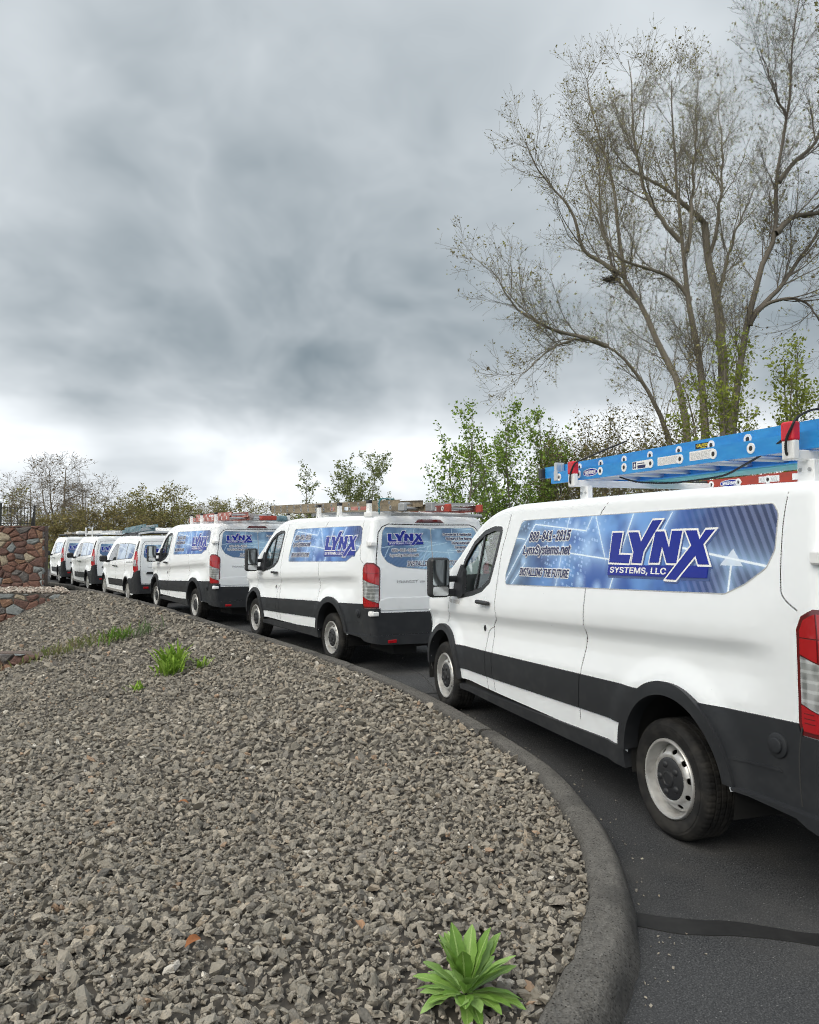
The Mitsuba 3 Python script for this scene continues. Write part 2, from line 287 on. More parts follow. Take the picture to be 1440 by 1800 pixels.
def extr(poly, f, o0, o1):
    ms = []
    for g in getattr(poly, 'geoms', [poly]):
        if g.area < 1e-7: continue
        m = trimesh.creation.extrude_polygon(g, 1.0, engine='earcut'); v = m.vertices
        ms.append(trimesh.Trimesh(f(v[:, 0], v[:, 1], o0 + (o1 - o0) * v[:, 2]), m.faces, process=False))
    return cat(ms)
def sst(a, b, x):
    t = np.clip((np.asarray(x, float) - a) / (b - a), 0, 1); return t * t * (3 - 2 * t)
def rounded(pts, r):
    return Polygon(pts).buffer(-r).buffer(2 * r).buffer(-r)
def revolve(profile, n=64, mod=None):
    """profile (r, y) about the y axis."""
    pr = np.asarray(profile, float); an = np.arange(n) * 2 * np.pi / n
    R = np.repeat(pr[None, :, 0], n, 0)
    if mod is not None: R = mod(R, an, pr)
    v = np.stack([R * np.cos(an)[:, None], np.repeat(pr[None, :, 1], n, 0), R * np.sin(an)[:, None]], -1).reshape(-1, 3)
    k = len(pr); i, j = np.meshgrid(np.arange(n), np.arange(k - 1), indexing='ij'); i2 = (i + 1) % n
    q = np.stack([i * k + j, i2 * k + j, i2 * k + j + 1, i * k + j + 1], -1).reshape(-1, 4)
    return trimesh.Trimesh(v, np.vstack([q[:, [0, 1, 2]], q[:, [0, 2, 3]]]), process=False)

# ------------------------------------------------------------------ the setting: ground, road, kerb, gravel bank
KP = np.array([(-1.0, .4), (-.25, 1.35), (.35, 2.15), (.78, 2.94), (.97, 3.37), (1.07, 3.8), (1.16, 4.5), (1.12, 5.49), (.94, 6.32), (.67, 7.23), (.24, 8.46), (-.25, 9.6), (-.91, 10.9), (-2.01, 12.84), (-3.57, 15.4), (-5.17, 18.1), (-7.3, 21.55), (-8.93, 24.0), (-11.15, 27.25), (-14.2, 31.1), (-18.5, 35.6), (-24, 40.5), (-31, 46)], float)
def resample(P, step):
    s = np.r_[0, np.cumsum(np.linalg.norm(np.diff(P, axis=0), axis=1))]; n = int(s[-1] / step) + 1
    return PI(s, P)(np.linspace(0, s[-1], n))
KL = resample(KP, 0.05)
_k = np.ones(15) / 15
for c in range(2): KL[7:-7, c] = np.convolve(KL[:, c], _k, 'valid')
KT = np.gradient(KL, axis=0); KT /= np.linalg.norm(KT, axis=1, keepdims=True)
KN = np.stack([-KT[:, 1], KT[:, 0]], 1)                       # to the left: away from the road
_ktree = cKDTree(KL)
def kerb_d(xy):
    dd, i = _ktree.query(xy); return ((xy - KL[i]) * KN[i]).sum(1) - 0.235
def bank_z(x, y):
    xy = np.stack([np.ravel(x), np.ravel(y)], 1); d = kerb_d(xy).reshape(np.shape(x))
    k = np.interp(y, [2, 6, 12, 15.5, 20, 25, 27, 30], [.05, .10, .22, .33, .45, .64, .40, .03])
    e = np.clip(d - .35, 0, 9); e = e * e / (e + .5)
    bump = (meshkit.fbm(np.stack([np.asarray(x) * .55, np.asarray(y) * .55, 0 * np.asarray(x)], -1), 3, 4) - .5) * .16 * sst(.3, 1.6, d)
    return .115 - k * e + bump
def grid_mesh(xs, ys, zf):
    X, Y = np.meshgrid(xs, ys); Z = zf(X, Y); n, m = len(ys), len(xs)
    i, j = np.meshgrid(np.arange(n - 1), np.arange(m - 1), indexing='ij')
    q = np.stack([i * m + j, i * m + j + 1, (i + 1) * m + j + 1, (i + 1) * m + j], -1).reshape(-1, 4)
    return trimesh.Trimesh(np.stack([X, Y, Z], -1).reshape(-1, 3), np.vstack([q[:, [0, 1, 2]], q[:, [0, 2, 3]]]), process=False)
def ground_z(X, Y):
    d = kerb_d(np.stack([X.ravel(), Y.ravel()], 1)).reshape(X.shape)
    far = np.maximum(np.abs(X), np.abs(Y))
    roll = (meshkit.fbm(np.stack([X * .02, Y * .02, 0 * X], -1), 3, 8) - .5) * 1.2 * sst(25, 80, far)
    return np.where(d > 0.2, np.minimum(bank_z(X, Y) - .14, -.05), -.05) + np.minimum(roll, 0)
gs = np.r_[-1500, -700, -350, -200, -120, -80, -60, np.arange(-45, 46, 1.0), 60, 80, 120, 200, 350, 700, 1500]
add('ground', ply(grid_mesh(gs, gs, ground_z), 'field_grass', True)); tag('ground', kind='structure')
s_i = np.arange(0, len(KL), 6); dd = np.r_[0.14, np.arange(0.24, 9.3, .2)]
BX = KL[s_i, 0][:, None] + KN[s_i, 0][:, None] * dd; BY = KL[s_i, 1][:, None] + KN[s_i, 1][:, None] * dd
i, j = np.meshgrid(np.arange(len(s_i) - 1), np.arange(len(dd) - 1), indexing='ij'); m_ = len(dd)
q = np.stack([i * m_ + j, (i + 1) * m_ + j, (i + 1) * m_ + j + 1, i * m_ + j + 1], -1).reshape(-1, 4)
bm = trimesh.Trimesh(np.stack([BX, BY, bank_z(BX, BY) - .035], -1).reshape(-1, 3), np.vstack([q[:, [0, 1, 2]], q[:, [0, 2, 3]]]), process=False)
bm.update_faces(bm.triangles_center[:, 1] < 26.2)
add('gravel_bank', ply(bm, 'bank_soil', True)); tag('gravel_bank', kind='structure')
wd = np.array([.05, -.5, -1.5, -3, -5, -7.2])
RX = KL[s_i, 0][:, None] + KN[s_i, 0][:, None] * wd; RY = KL[s_i, 1][:, None] + KN[s_i, 1][:, None] * wd; m_ = len(wd)
i, j = np.meshgrid(np.arange(len(s_i) - 1), np.arange(m_ - 1), indexing='ij')
q = np.stack([i * m_ + j, i * m_ + j + 1, (i + 1) * m_ + j + 1, (i + 1) * m_ + j], -1).reshape(-1, 4)
add('road', ply(trimesh.Trimesh(np.stack([RX, RY, 0 * RX], -1).reshape(-1, 3), np.vstack([q[:, [0, 1, 2]], q[:, [0, 2, 3]]])[:, ::-1], process=False), 'asphalt', True)); tag('road', kind='structure')
def flat_strip(pts, w, z, seed, th=0.004):
    r = np.random.default_rng(seed); P = resample(np.asarray(pts, float), .06); t = np.gradient(P, axis=0); t /= np.linalg.norm(t, axis=1, keepdims=True); n = np.stack([-t[:, 1], t[:, 0]], 1)
    wob = lambda: np.convolve(r.normal(0, 1, len(P) + 8), np.ones(9) / 9, 'valid') * w * .35
    a, b = P + n * (w / 2 + wob())[:, None], P - n * (w / 2 + wob())[:, None]
    return shell(Polygon(np.vstack([a, b[::-1]])).buffer(0), lambda x, y, o: np.stack([x, y, z + o], -1), th, -.002, .3)
add('road__sealed_crack', ply(flat_strip([(1.0, 3.74), (1.25, 3.66), (1.45, 3.64), (1.8, 3.53), (2.6, 3.4), (3.6, 3.3), (5.2, 2.9)], .13, 0, 1), 'seal_tar'))
add('road__sealed_crack', ply(flat_strip([(-.15, 9.0), (.4, 9.15), (1.6, 9.5), (3.2, 10.2)], .055, 0, 2), 'seal_tar'))
add('road__sealed_crack', ply(flat_strip([(-3.2, 11.5 + 3.6), (-2.6, 15.3), (-1.2, 15.8)], .06, 0, 3), 'seal_tar'))
# kerb of asphalt, poured in lengths with open cracks between
KPROF = np.array([(0, -.03), (.012, .02), (.032, .070), (.055, .108), (.074, .128), (.092, .136), (.12, .140), (.17, .142), (.208, .138), (.226, .120), (.24, .02)])
cuts = [0]
for c in ((.80, 6.85), (-.62, 10.3), (-5.05, 17.85), (-9.2, 24.4)):
    cuts.append(int(_ktree.query(c)[1]))
cuts.append(len(KL) - 1)
tag('kerb', kind='structure')
for a, b in zip(cuts[:-1], cuts[1:]):
    P, N = KL[a:b], KN[a:b]; s_ = np.arange(len(P)) * .05
    if a: P = np.vstack([P[:1] + (P[1] - P[0]) * .14, P[1:]])
    px, py, ko, kz = np.broadcast_arrays(P[:, None, 0], P[:, None, 1], KPROF[None, :, 0], KPROF[None, :, 1])
    nz = meshkit.fbm(np.stack([px * 3 + ko * 9, py * 3, kz * 9], -1), 4, 6) - .5
    nz2 = meshkit.fbm(np.stack([px * 16 + 3 * ko, py * 16, kz * 40], -1), 3, 7) - .5
    o = KPROF[None, :, 0] + nz * .045 + nz2 * .022; zz = KPROF[None, :, 1] * (1 + nz * .3) + nz2 * .022 * (KPROF[None, :, 1] > .05)
    V = np.concatenate([P[:, None] + N[:, None] * o[..., None], zz[..., None]], -1).reshape(-1, 3); m_ = len(KPROF)
    i, j = np.meshgrid(np.arange(len(P) - 1), np.arange(m_ - 1), indexing='ij')
    q = np.stack([i * m_ + j, i * m_ + j + 1, (i + 1) * m_ + j + 1, (i + 1) * m_ + j], -1).reshape(-1, 4); e = (len(P) - 1) * m_
    F = np.vstack([q[:, [0, 1, 2]], q[:, [0, 2, 3]], [[0, k + 1, k] for k in range(1, m_ - 1)], [[e, e + k, e + k + 1] for k in range(1, m_ - 1)]])[:, ::-1]
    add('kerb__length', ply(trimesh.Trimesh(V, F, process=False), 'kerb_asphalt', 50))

def chips(P, size, flat, palette, weights, seed, nvar=36, npts=11):
    """One mesh of convex broken stones at the points P; colour per stone."""
    r = np.random.default_rng(seed); var = []
    for _ in range(nvar):
        p = r.normal(0, 1, (npts, 3)); p /= np.linalg.norm(p, axis=1, keepdims=True); p *= r.uniform(.62, 1.05, (npts, 1)); p *= [r.uniform(.85, 1.35), r.uniform(.6, 1.0), r.uniform(.5, .85) * flat]
        h = trimesh.convex.convex_hull(p); var.append((np.array(h.vertices), np.array(h.faces)))
    which = r.integers(0, nvar, len(P)); col = np.array(palette)[r.choice(len(palette), len(P), p=np.array(weights) / sum(weights))] * r.uniform(.78, 1.22, (len(P), 1))
    Vs, Fs, Cs, n0 = [], [], [], 0
    for k in range(nvar):
        ids = np.nonzero(which == k)[0]; v, f = var[k]; m = len(ids)
        a = r.uniform(0, 2 * np.pi, m); tx, ty = r.normal(0, .45, m), r.normal(0, .45, m)
        ca, sa, cx, sx, cy, sy = np.cos(a), np.sin(a), np.cos(tx), np.sin(tx), np.cos(ty), np.sin(ty); Z, O = 0 * a, 0 * a + 1
        R = np.array([[ca, -sa, Z], [sa, ca, Z], [Z, Z, O]]).transpose(2, 0, 1) @ np.array([[O, Z, Z], [Z, cx, -sx], [Z, sx, cx]]).transpose(2, 0, 1) @ np.array([[cy, Z, sy], [Z, O, Z], [-sy, Z, cy]]).transpose(2, 0, 1)
        W = np.einsum('nij,vj->nvi', R, v) * size[ids][:, None, None] + P[ids][:, None]
        Vs.append(W.reshape(-1, 3)); Fs.append((f[None] + (np.arange(m) * len(v))[:, None, None]).reshape(-1, 3) + n0); Cs.append(np.repeat(col[ids], len(v), 0)); n0 += m * len(v)
    return trimesh.Trimesh(np.vstack(Vs), np.vstack(Fs), process=False), np.vstack(Cs)
def scatter(y0, y1, step, seed, margin=1.3):
    r = np.random.default_rng(seed)
    X, Y = np.meshgrid(np.arange(-.53 * y1 - margin, 1.4, step), np.arange(y0, y1, step))
    p = np.stack([X.ravel(), Y.ravel()], 1) + r.uniform(-.5, .5, (X.size, 2)) * step * 1.3
    d = kerb_d(p); keep = (d > -.02) & (p[:, 0] > -.53 * p[:, 1] - margin) & (d < 9) & (p[:, 1] < 25.15)
    return p[keep]
GREY = [(0.306, 0.280, 0.236), (0.246, 0.228, 0.195), (0.353, 0.317, 0.263), (0.197, 0.184, 0.163), (0.329, 0.277, 0.216), (0.269, 0.244, 0.210), (0.371, 0.264, 0.187), (0.624, 0.588, 0.523)]
GW = [28, 26, 18, 14, 3.5, 10, .8, .6]
gm_, gc_ = [], []
for y0, y1, st, s0, s1, npts, sd in ((1.1, 6.2, .0335, .0195, .0345, 11, 1), (6.2, 12.5, .046, .024, .042, 10, 2), (12.5, 25.2, .085, .040, .064, 9, 3)):
    p = scatter(y0, y1, st, sd); r = np.random.default_rng(sd + 50)
    sz = np.clip(r.lognormal(np.log((s0 + s1) * .44), .36, len(p)), s0 * .6, s1 * 1.45)
    z = bank_z(p[:, 0], p[:, 1]) + r.uniform(-.75, .45, len(p)) * sz - .012
    m, c = chips(np.column_stack([p, z]), sz, .85, GREY, GW, sd, npts=npts); gm_.append(m); gc_.append(c)
p = np.repeat(scatter(1.1, 5.2, .075, 9), 3, 0); r = np.random.default_rng(90); p = p + r.uniform(-.04, .04, p.shape); p = p[kerb_d(p) > .0]; sz = r.uniform(.006, .014, len(p))
m, c = chips(np.column_stack([p, bank_z(p[:, 0], p[:, 1]) + r.uniform(.0, .022, len(p))]), sz, .9, GREY, GW, 9, npts=8); gm_.append(m); gc_.append(c)
add('gravel', ply(cat(gm_), 'stone_chips', False, color=np.vstack(gc_)))
tag('gravel', 'loose grey crushed stone covering the bank left of the kerb', 'gravel', kind='stuff')

ii = np.random.default_rng(44).integers(40, 330, 260); r = np.random.default_rng(45); oo = -np.abs(r.normal(0, .10, 260)) - .015; oo[::19] = -r.uniform(.1, 2.2, len(oo[::19])); pp = KL[ii] + KN[ii] * oo[:, None]; sz = r.uniform(.004, .011, 260); sz[::37] = .018
m, c = chips(np.column_stack([pp, sz * .5]), sz, .8, GREY, GW, 46, npts=9)
add('loose_chips', ply(m, 'stone_chips', False, color=c)); tag('loose_chips', 'small loose stone chips lying on the asphalt along the kerb foot', 'chips', kind='stuff')
for k, L in enumerate(([(1.5, 2.6), (1.9, 2.75), (2.1, 3.05), (2.6, 3.2)], [(.3, 9.1), (.2, 10.1), (-.1, 11.2)])):
    add('road__crack', ply(flat_strip(L, .007, 0, 20 + k, .0025), 'dark_gap'))

# ------------------------------------------------------------------ stone walls and the iron fence
def stone_wall(key, poly, y, thick, cell, seed, bottom, end=None, turn=None):
    """poly in (x, z): the front face at y, looking to -y; every rock is a part."""
    r = np.random.default_rng(seed); x0, z0, x1, z1 = poly.bounds; ax = 1.45
    gx, gz = np.meshgrid(np.arange(x0 - cell * 2, x1 + cell * 2, cell * ax * .86), np.arange(z0 - cell * 2, z1 + cell * 2, cell * .86)); gx = gx + (np.arange(len(gx)) % 2)[:, None] * cell * .6
    pts = np.stack([gx.ravel() / ax, gz.ravel()], 1) + r.uniform(-.46, .46, (gx.size, 2)) * cell
    pts = pts[r.uniform(0, 1, len(pts)) > .16]
    vo = Voronoi(pts)
    core = shell(poly, lambda a, b, o: np.stack([a, y + .055 - o, b], -1), 0, -thick, .6)
    tag(key)
    if turn is None: add(key + '__mortar', ply(core, 'mortar_dark'))
    for reg in vo.point_region:
        ids = vo.regions[reg]
        if not ids or -1 in ids: continue
        c = Polygon(vo.vertices[ids] * [ax, 1]).intersection(poly)
        if c.is_empty or c.geom_type != 'Polygon': continue
        c = c.buffer(-.005)
        if c.geom_type != 'Polygon' or c.area < .0016: continue
        c = c.buffer(-.022).buffer(.022) if c.area > .012 else c
        c = c.simplify(.012)
        if c.is_empty or c.geom_type != 'Polygon': continue
        b = np.array(c.exterior.coords)[:-1]; n = len(b); ce = np.array(c.centroid.coords[0]); d = r.uniform(.02, .06); h = min(.022, .10 * math.sqrt(c.area))
        i1 = ce + (b - ce) * (1 - np.clip(.035 / (np.linalg.norm(b - ce, axis=1, keepdims=True) + 1e-6), 0, .5)); i2 = ce + (b - ce) * .5 + r.normal(0, .01, (n, 2))
        ring = lambda q, o: np.column_stack([q[:, 0], np.full(n, y) - o + .05, q[:, 1]])
        V = np.vstack([ring(b, 0), ring(i1, d + r.normal(0, .006, n)), ring(i2, d + h * .5 + r.normal(0, .010, n)), [[ce[0], y + .05 - d - h * .6, ce[1]]]]); F = []
        for k in range(n):
            k2 = (k + 1) % n
            for a0 in (0, n): F += [[a0 + k, a0 + k2, a0 + n + k2], [a0 + k, a0 + n + k2, a0 + n + k]]
            F.append([2 * n + k, 2 * n + k2, 3 * n])
        m = trimesh.Trimesh(V if turn is None else turn(V), F, process=False)
        add(key + '__rock', ply(m, STONES[r.choice(6, p=[.30, .26, .12, .10, .12, .10])], 35))
stone_wall('tall_stone_wall', Polygon([(-16.2, .12), (-11.92, .12), (-11.92, 2.19), (-16.2, 2.19)]), 26.0, .24, .235, 5, .1)
stone_wall('tall_stone_wall', Polygon([(0, .12), (.22, .12), (.22, 2.19), (0, 2.19)]), 0, .1, .20, 15, .1, turn=lambda V: np.column_stack([-11.92 - V[:, 1], 25.98 + V[:, 0], V[:, 2]]))
tag('tall_stone_wall', 'tall wall of brown and red fieldstone with an iron fence standing on it', 'wall')
stone_wall('low_stone_wall', Polygon([(-14.8, -1.5), (-12.6, -1.0), (-11.3, -.35), (-10.72, -.08), (-10.72, .02), (-14.8, .04)]), 25.3, .30, .26, 6, .1)
tag('low_stone_wall', 'low retaining wall of dark red rock below the bed of pale stones', 'wall')
stone_wall('low_stone_wall_001', Polygon([(-9.4, -1.4), (-7.9, -1.05), (-7.25, -.62), (-7.1, -.50), (-7.5, -.45), (-9.4, -.47)]), 15.4, .35, .20, 7, .1)
tag('low_stone_wall_001', 'short low rock wall end at the left edge, half buried in gravel', 'wall')
r = np.random.default_rng(77)
px_ = r.uniform(-15.5, -10.75, 1500); py_ = r.uniform(25.32, 25.98, 1500); keep = px_ < -10.75 - (py_ - 25.3) * .75
px_, py_ = px_[keep], py_[keep]
m, c = chips(np.column_stack([px_, py_, .06 + (py_ - 25.3) * .16 + r.uniform(-.01, .05, len(px_))]), r.uniform(.035, .065, len(px_)), .9, [(.52, .46, .40), (.42, .36, .31), (.60, .56, .50), (.36, .29, .25)], [4, 3, 2, 2], 8)
add('pale_gravel', ply(m, 'pale_chips', False, color=c)); tag('pale_gravel', 'pale cream stones on the ledge at the foot of the tall wall', 'gravel', kind='stuff')
add('gravel_ledge', ply(shell(Polygon([(-15.8, 25.33), (-10.75, 25.33), (-11.35, 26.0), (-15.8, 26.0)]), lambda a, b, o: np.stack([a, b, .03 + (b - 25.3) * .16 + o], -1), 0, -.25, .5), 'bank_soil')); tag('gravel_ledge', kind='structure')
def picket(x, y, z0, z1, w=.016):
    return cat([bx(x - w / 2, x + w / 2, y - w / 2, y + w / 2, z0, z1), trimesh.convex.convex_hull(np.array([(x - w * .9, y - w * .9, z1), (x + w * .9, y - w * .9, z1), (x + w * .9, y + w * .9, z1), (x - w * .9, y + w * .9, z1), (x, y, z1 + .05)]))])
tag('iron_fence', 'black iron picket fence on top of the tall stone wall', 'fence'); yf = 26.12
for zz in (2.27, 2.78):
    add('iron_fence__rail', ply(bx(-16.0, -12.36, yf - .014, yf + .014, zz - .012, zz + .012), 'iron_black'))
for x in np.arange(-16.0, -12.4, .112): add('iron_fence__picket', ply(picket(x, yf, 2.20, 2.78), 'iron_black'))
for x in (-13.42, -16.05): add('iron_fence__post', ply(picket(x, yf, 2.19, 2.92, .055), 'iron_black'))
tag('iron_fence_001', 'sloping black iron stair railing running back from the fence corner', 'railing')
add('iron_fence_001__post', ply(picket(-12.34, yf + .06, 2.19, 2.84, .05), 'iron_black'))
for k in range(13):
    f = k / 13; add('iron_fence_001__picket', ply(picket(-12.38 - f * 1.15, yf + .15 + f * 2.2, 1.3 - f * .3, 2.80 - f * .62, .02), 'iron_black'))
for dz in (0, -.52):
    add('iron_fence_001__rail', ply(tube([(-12.36, yf + .1, 2.80 + dz), (-13.55, yf + 2.4, 2.16 + dz)], .016, 4), 'iron_black'))

# ------------------------------------------------------------------ vans: a skin (plan curve x height), everything else is cut from it
class Skin:
    def __init__(s, WB, prof, zt, xr, xn, rc, arches, lean, rake, zb, edge, crown, L):
        s.WB, s.xr, s.xn, s.rc, s.edge, s.crown, s.L = WB, xr, xn, rc, edge, crown, L
        s.prof, s.zt, s.lean = PI(*np.array(prof).T), PI(*np.array(zt).T), PI(*np.array(lean).T)
        s.arches, s.rake, s.zb, s.flat = arches, rake, zb, None
    def zs(s, x): return s.zt(np.maximum(x, s.xr)) - s.edge
    def Y(s, x, z):
        x = np.asarray(x, float); z = np.asarray(z, float)
        w = np.interp(z, [.3, .7, 1.45, 1.85], [.3, 1, 1, 0])
        zz = np.clip(z - s.rake * w * (.8 - x), .25, 2.2); y = s.prof(zz); f = sst(-.55, -.98, x) if s.flat is not None else 0
        if s.flat is not None: y = y * (1 - f) + s.flat(zz) * f
        for ax, az, r0, r1, h in s.arches:
            y = y + h * (1 - sst(r0, r1, np.hypot(x - ax, z - az))) * (1 - sst(1.0, 1.25, z))
        y = y * (1 - .015 * sst(0, -1.2, x)) * (1 - .03 * sst(s.WB - 1.5, s.WB - .1, x)) * (1 - .03 * sst(s.WB - .2, s.WB + .4, x))
        t = np.clip((x - (s.xn - .75)) / .75, 0, 1)
        return y * np.maximum(1 - t ** 2.6, 0) ** (1 / 2.4)
    def P(s, u, z):
        u = np.asarray(u, float) + 0 * np.asarray(z, float); z = np.asarray(z, float) + 0 * u
        xc = s.xr + s.rc; Yb = s.Y(np.full(u.shape, xc), z); q = s.rc * np.pi / 2; a = xc - u; th = np.clip(a / s.rc, 0, np.pi / 2)
        yr = (Yb - s.rc) * (1 - np.clip((a - q) / s.L, 0, 1))
        x = np.where(a <= 0, u, np.where(a < q, xc - s.rc * np.sin(th), s.xr))
        y = np.where(a <= 0, s.Y(np.maximum(u, xc), z), np.where(a < q, Yb - s.rc + s.rc * np.cos(th), yr))
        return np.stack([x + s.lean(z) * (1 - sst(s.xr + .02, s.xr + .5, x)), y, z], -1)
    def side(s, u, z, o):
        e = .006; du = s.P(u - e, z) - s.P(u + e, z); dz = s.P(u, np.asarray(z) + e) - s.P(u, np.asarray(z) - e)
        n = np.cross(du, dz); n /= np.linalg.norm(n, axis=-1, keepdims=True) + 1e-12
        return s.P(u, z) + n * np.asarray(o)[..., None]
    def right(s, u, z, o): return s.side(u, z, o) * [1, -1, 1]
    def rear(s, y, z, o):
        y, z = np.asarray(y, float), np.asarray(z, float)
        return np.stack([s.xr + s.lean(z) - o + 0 * y, y, z], -1)
    def body(s, cut, holes, winx):
        xc, q = s.xr + s.rc, s.rc * np.pi / 2
        us = np.r_[s.xn - .002 - .75 * (1 - np.cos(np.linspace(0, np.pi / 2, 30))), np.arange(s.xn - .79, xc + .01, -.028), xc - q * np.linspace(0, 1, 9), xc - q - s.L * np.linspace(0, 1, 22)[1:]]
        nt = 84; t = np.linspace(0, 1, nt); U = np.repeat(us[:, None], nt, 1); zb = np.interp(us, [s.xr, -.62, -.5, s.WB - .6, s.WB + .5], [s.zb[0], s.zb[0], s.zb[1], s.zb[1], s.zb[2]]); Z = zb[:, None] + (s.zs(us) - zb)[:, None] * t
        for ax, az, R in cut:
            dx, dz = U - ax, Z - az; r = np.hypot(dx, dz); near = (np.abs(r - R) < .0135) & (U > xc) & (Z > zb[:, None] + .01) & (Z < s.zs(us)[:, None] - .05)
            U = np.where(near, ax + dx / r * R, U); Z = np.where(near, az + dz / r * R, Z)
        G = s.P(U, Z); top = G[:, -1]; tg = np.gradient(top[:, :2], axis=0); tg /= np.linalg.norm(tg, axis=1, keepdims=True) + 1e-12
        inn = np.stack([-tg[:, 1], tg[:, 0]], 1) * -1
        if (inn[40] @ np.array([0, -1.0])) < 0: inn = -inn
        ymax = np.maximum(s.Y(np.clip(us, xc, s.xn - .01), s.zs(us)), .02); ymax = np.where(us < xc, ymax[np.argmin(abs(us - xc))], ymax)
        rings, e = [], s.edge
        for th in np.linspace(0, np.pi / 2, 7)[1:]:
            dd = np.minimum(e * (1 - np.cos(th)), .8 * np.maximum(top[:, 1], 0) + .02 * (us < 0)); p = top[:, :2] + inn * dd[:, None]; p[:, 1] = np.maximum(p[:, 1], 0)
            rings.append(np.column_stack([p, top[:, 2] + e * np.sin(th) + s.crown * (1 - np.clip(p[:, 1] / ymax, 0, 1) ** 2) * np.sin(th)]))
        side = np.concatenate([G, np.stack(rings, 1)], 1); n, k = side.shape[:2]
        i, j = np.meshgrid(np.arange(n - 1), np.arange(k - 1), indexing='ij'); qd = np.stack([i * k + j, (i + 1) * k + j, (i + 1) * k + j + 1, i * k + j + 1], -1).reshape(-1, 4)
        cu = (U[:-1, :-1] + U[1:, 1:]) / 2; cz = (Z[:-1, :-1] + Z[1:, 1:]) / 2; keep = np.ones((n - 1, k - 1), bool); km = np.ones(cu.shape, bool)
        for ax, az, R in cut: km &= ~((np.hypot(cu - ax, cz - az) < R) & (cu > xc))
        for h in holes: km &= ~shapely.contains_xy(h, cu, cz)
        keep[:, :nt - 1] = km; qd = qd[keep.ravel()]
        V = side.reshape(-1, 3); F = np.vstack([qd[:, [0, 1, 2]], qd[:, [0, 2, 3]]])
        last = side[:, -1]; m = 16; f = np.linspace(1, -1, m)
        y = last[:, 1:2] * f; z0 = last[:, 2] - s.crown * (1 - np.clip(last[:, 1] / ymax, 0, 1) ** 2)
        S = np.stack([np.repeat(last[:, :1], m, 1), y, z0[:, None] + s.crown * (1 - np.clip(np.abs(y) / ymax[:, None], 0, 1) ** 2)], -1)
        i, j = np.meshgrid(np.arange(n - 1), np.arange(m - 1), indexing='ij'); q2 = np.stack([i * m + j, (i + 1) * m + j, (i + 1) * m + j + 1, i * m + j + 1], -1).reshape(-1, 4)
        wx = (S[:-1, :-1, 0] + S[1:, 1:, 0]).ravel() / 2; win = (wx > winx[0]) & (wx < winx[1])
        tri = lambda a: np.vstack([a[:, [0, 1, 2]], a[:, [0, 2, 3]]])
        VR = V * [1, -1, 1]; nv = len(V)
        body = trimesh.Trimesh(np.vstack([V, VR, S.reshape(-1, 3)]), np.vstack([F, F[:, ::-1] + nv, tri(q2[~win]) + 2 * nv]), process=False)
        body.merge_vertices(merge_norm=True, merge_tex=True); body.update_faces(body.nondegenerate_faces()); body.remove_unreferenced_vertices()
        if body.face_normals[np.argmax(body.triangles_center[:, 2])][2] < 0: body.invert()
        glass = trimesh.Trimesh(S.reshape(-1, 3), tri(q2[win]), process=False); glass.remove_unreferenced_vertices()
        return body, glass

LOGO_L = [(0, .282), (.115, .282), (.105, .139), (.240, .139), (.232, .086), (.005, .086)]
LOGO_Y = [(.186, .283), (.291, .284), (.336, .221), (.425, .356), (.518, .356), (.377, .165), (.367, .090), (.265, .090), (.271, .158)]
LOGO_N = [(.472, .286), (.557, .287), (.628, .185), (.633, .288), (.726, .289), (.713, .100), (.624, .099), (.557, .198), (.544, .098), (.451, .096)]
LOGO_X = [(.756, .290), (.853, .290), (.889, .236), (.929, .291), (1.002, .293), (.925, .211), (.995, .100), (.906, .099), (.873, .148), (.725, .004), (.632, .004), (.827, .204)]
def logo(f, sc=1.0):
    """(shadow, white, blue, small lettering) meshes of the emblem in the chart f(a, b, off)."""
    L, Y, N, X = (Polygon(p).buffer(0) for p in (LOGO_L, LOGO_Y, LOGO_N, LOGO_X)); bar = Polygon([(.002, .002), (.99, .026), (.99, .094), (.002, .068)])
    Xw = X.buffer(.014, join_style=2, mitre_limit=2); w = shapely.union_all([g.buffer(.012, join_style=2, mitre_limit=2) for g in (L, Y, N, X)]); S = lambda g: aff.scale(g, sc, sc, origin=(0, 0))
    blue = shapely.union_all([L, Y, N, X, bar.difference(Xw)])
    small = aff.affine_transform(text_poly('SYSTEMS, LLC', .60, .036), [1, 0, .02, 1, .030, .020])
    sh = aff.translate(shapely.union_all([w, bar.buffer(.006)]), .012, -.010)
    return extr(S(sh), f, .0030, .0042), extr(S(w), f, .0034, .0062), extr(S(blue), f, .0040, .0085), extr(S(small), f, .0070, .0100)
def outlined(s, w, h, shear, f, slope=0.0, wide=.010, fat=.0):
    p = text_poly(s, w, h, shear, fat=fat); p = aff.affine_transform(p, [1, 0, slope, 1, 0, 0])
    return extr(p.buffer(wide), f, .0030, .0050), extr(p, f, .0040, .0075)
def chart(fn, a0, b0): return lambda a, b, o: fn(a0 - a, b0 + b, o)

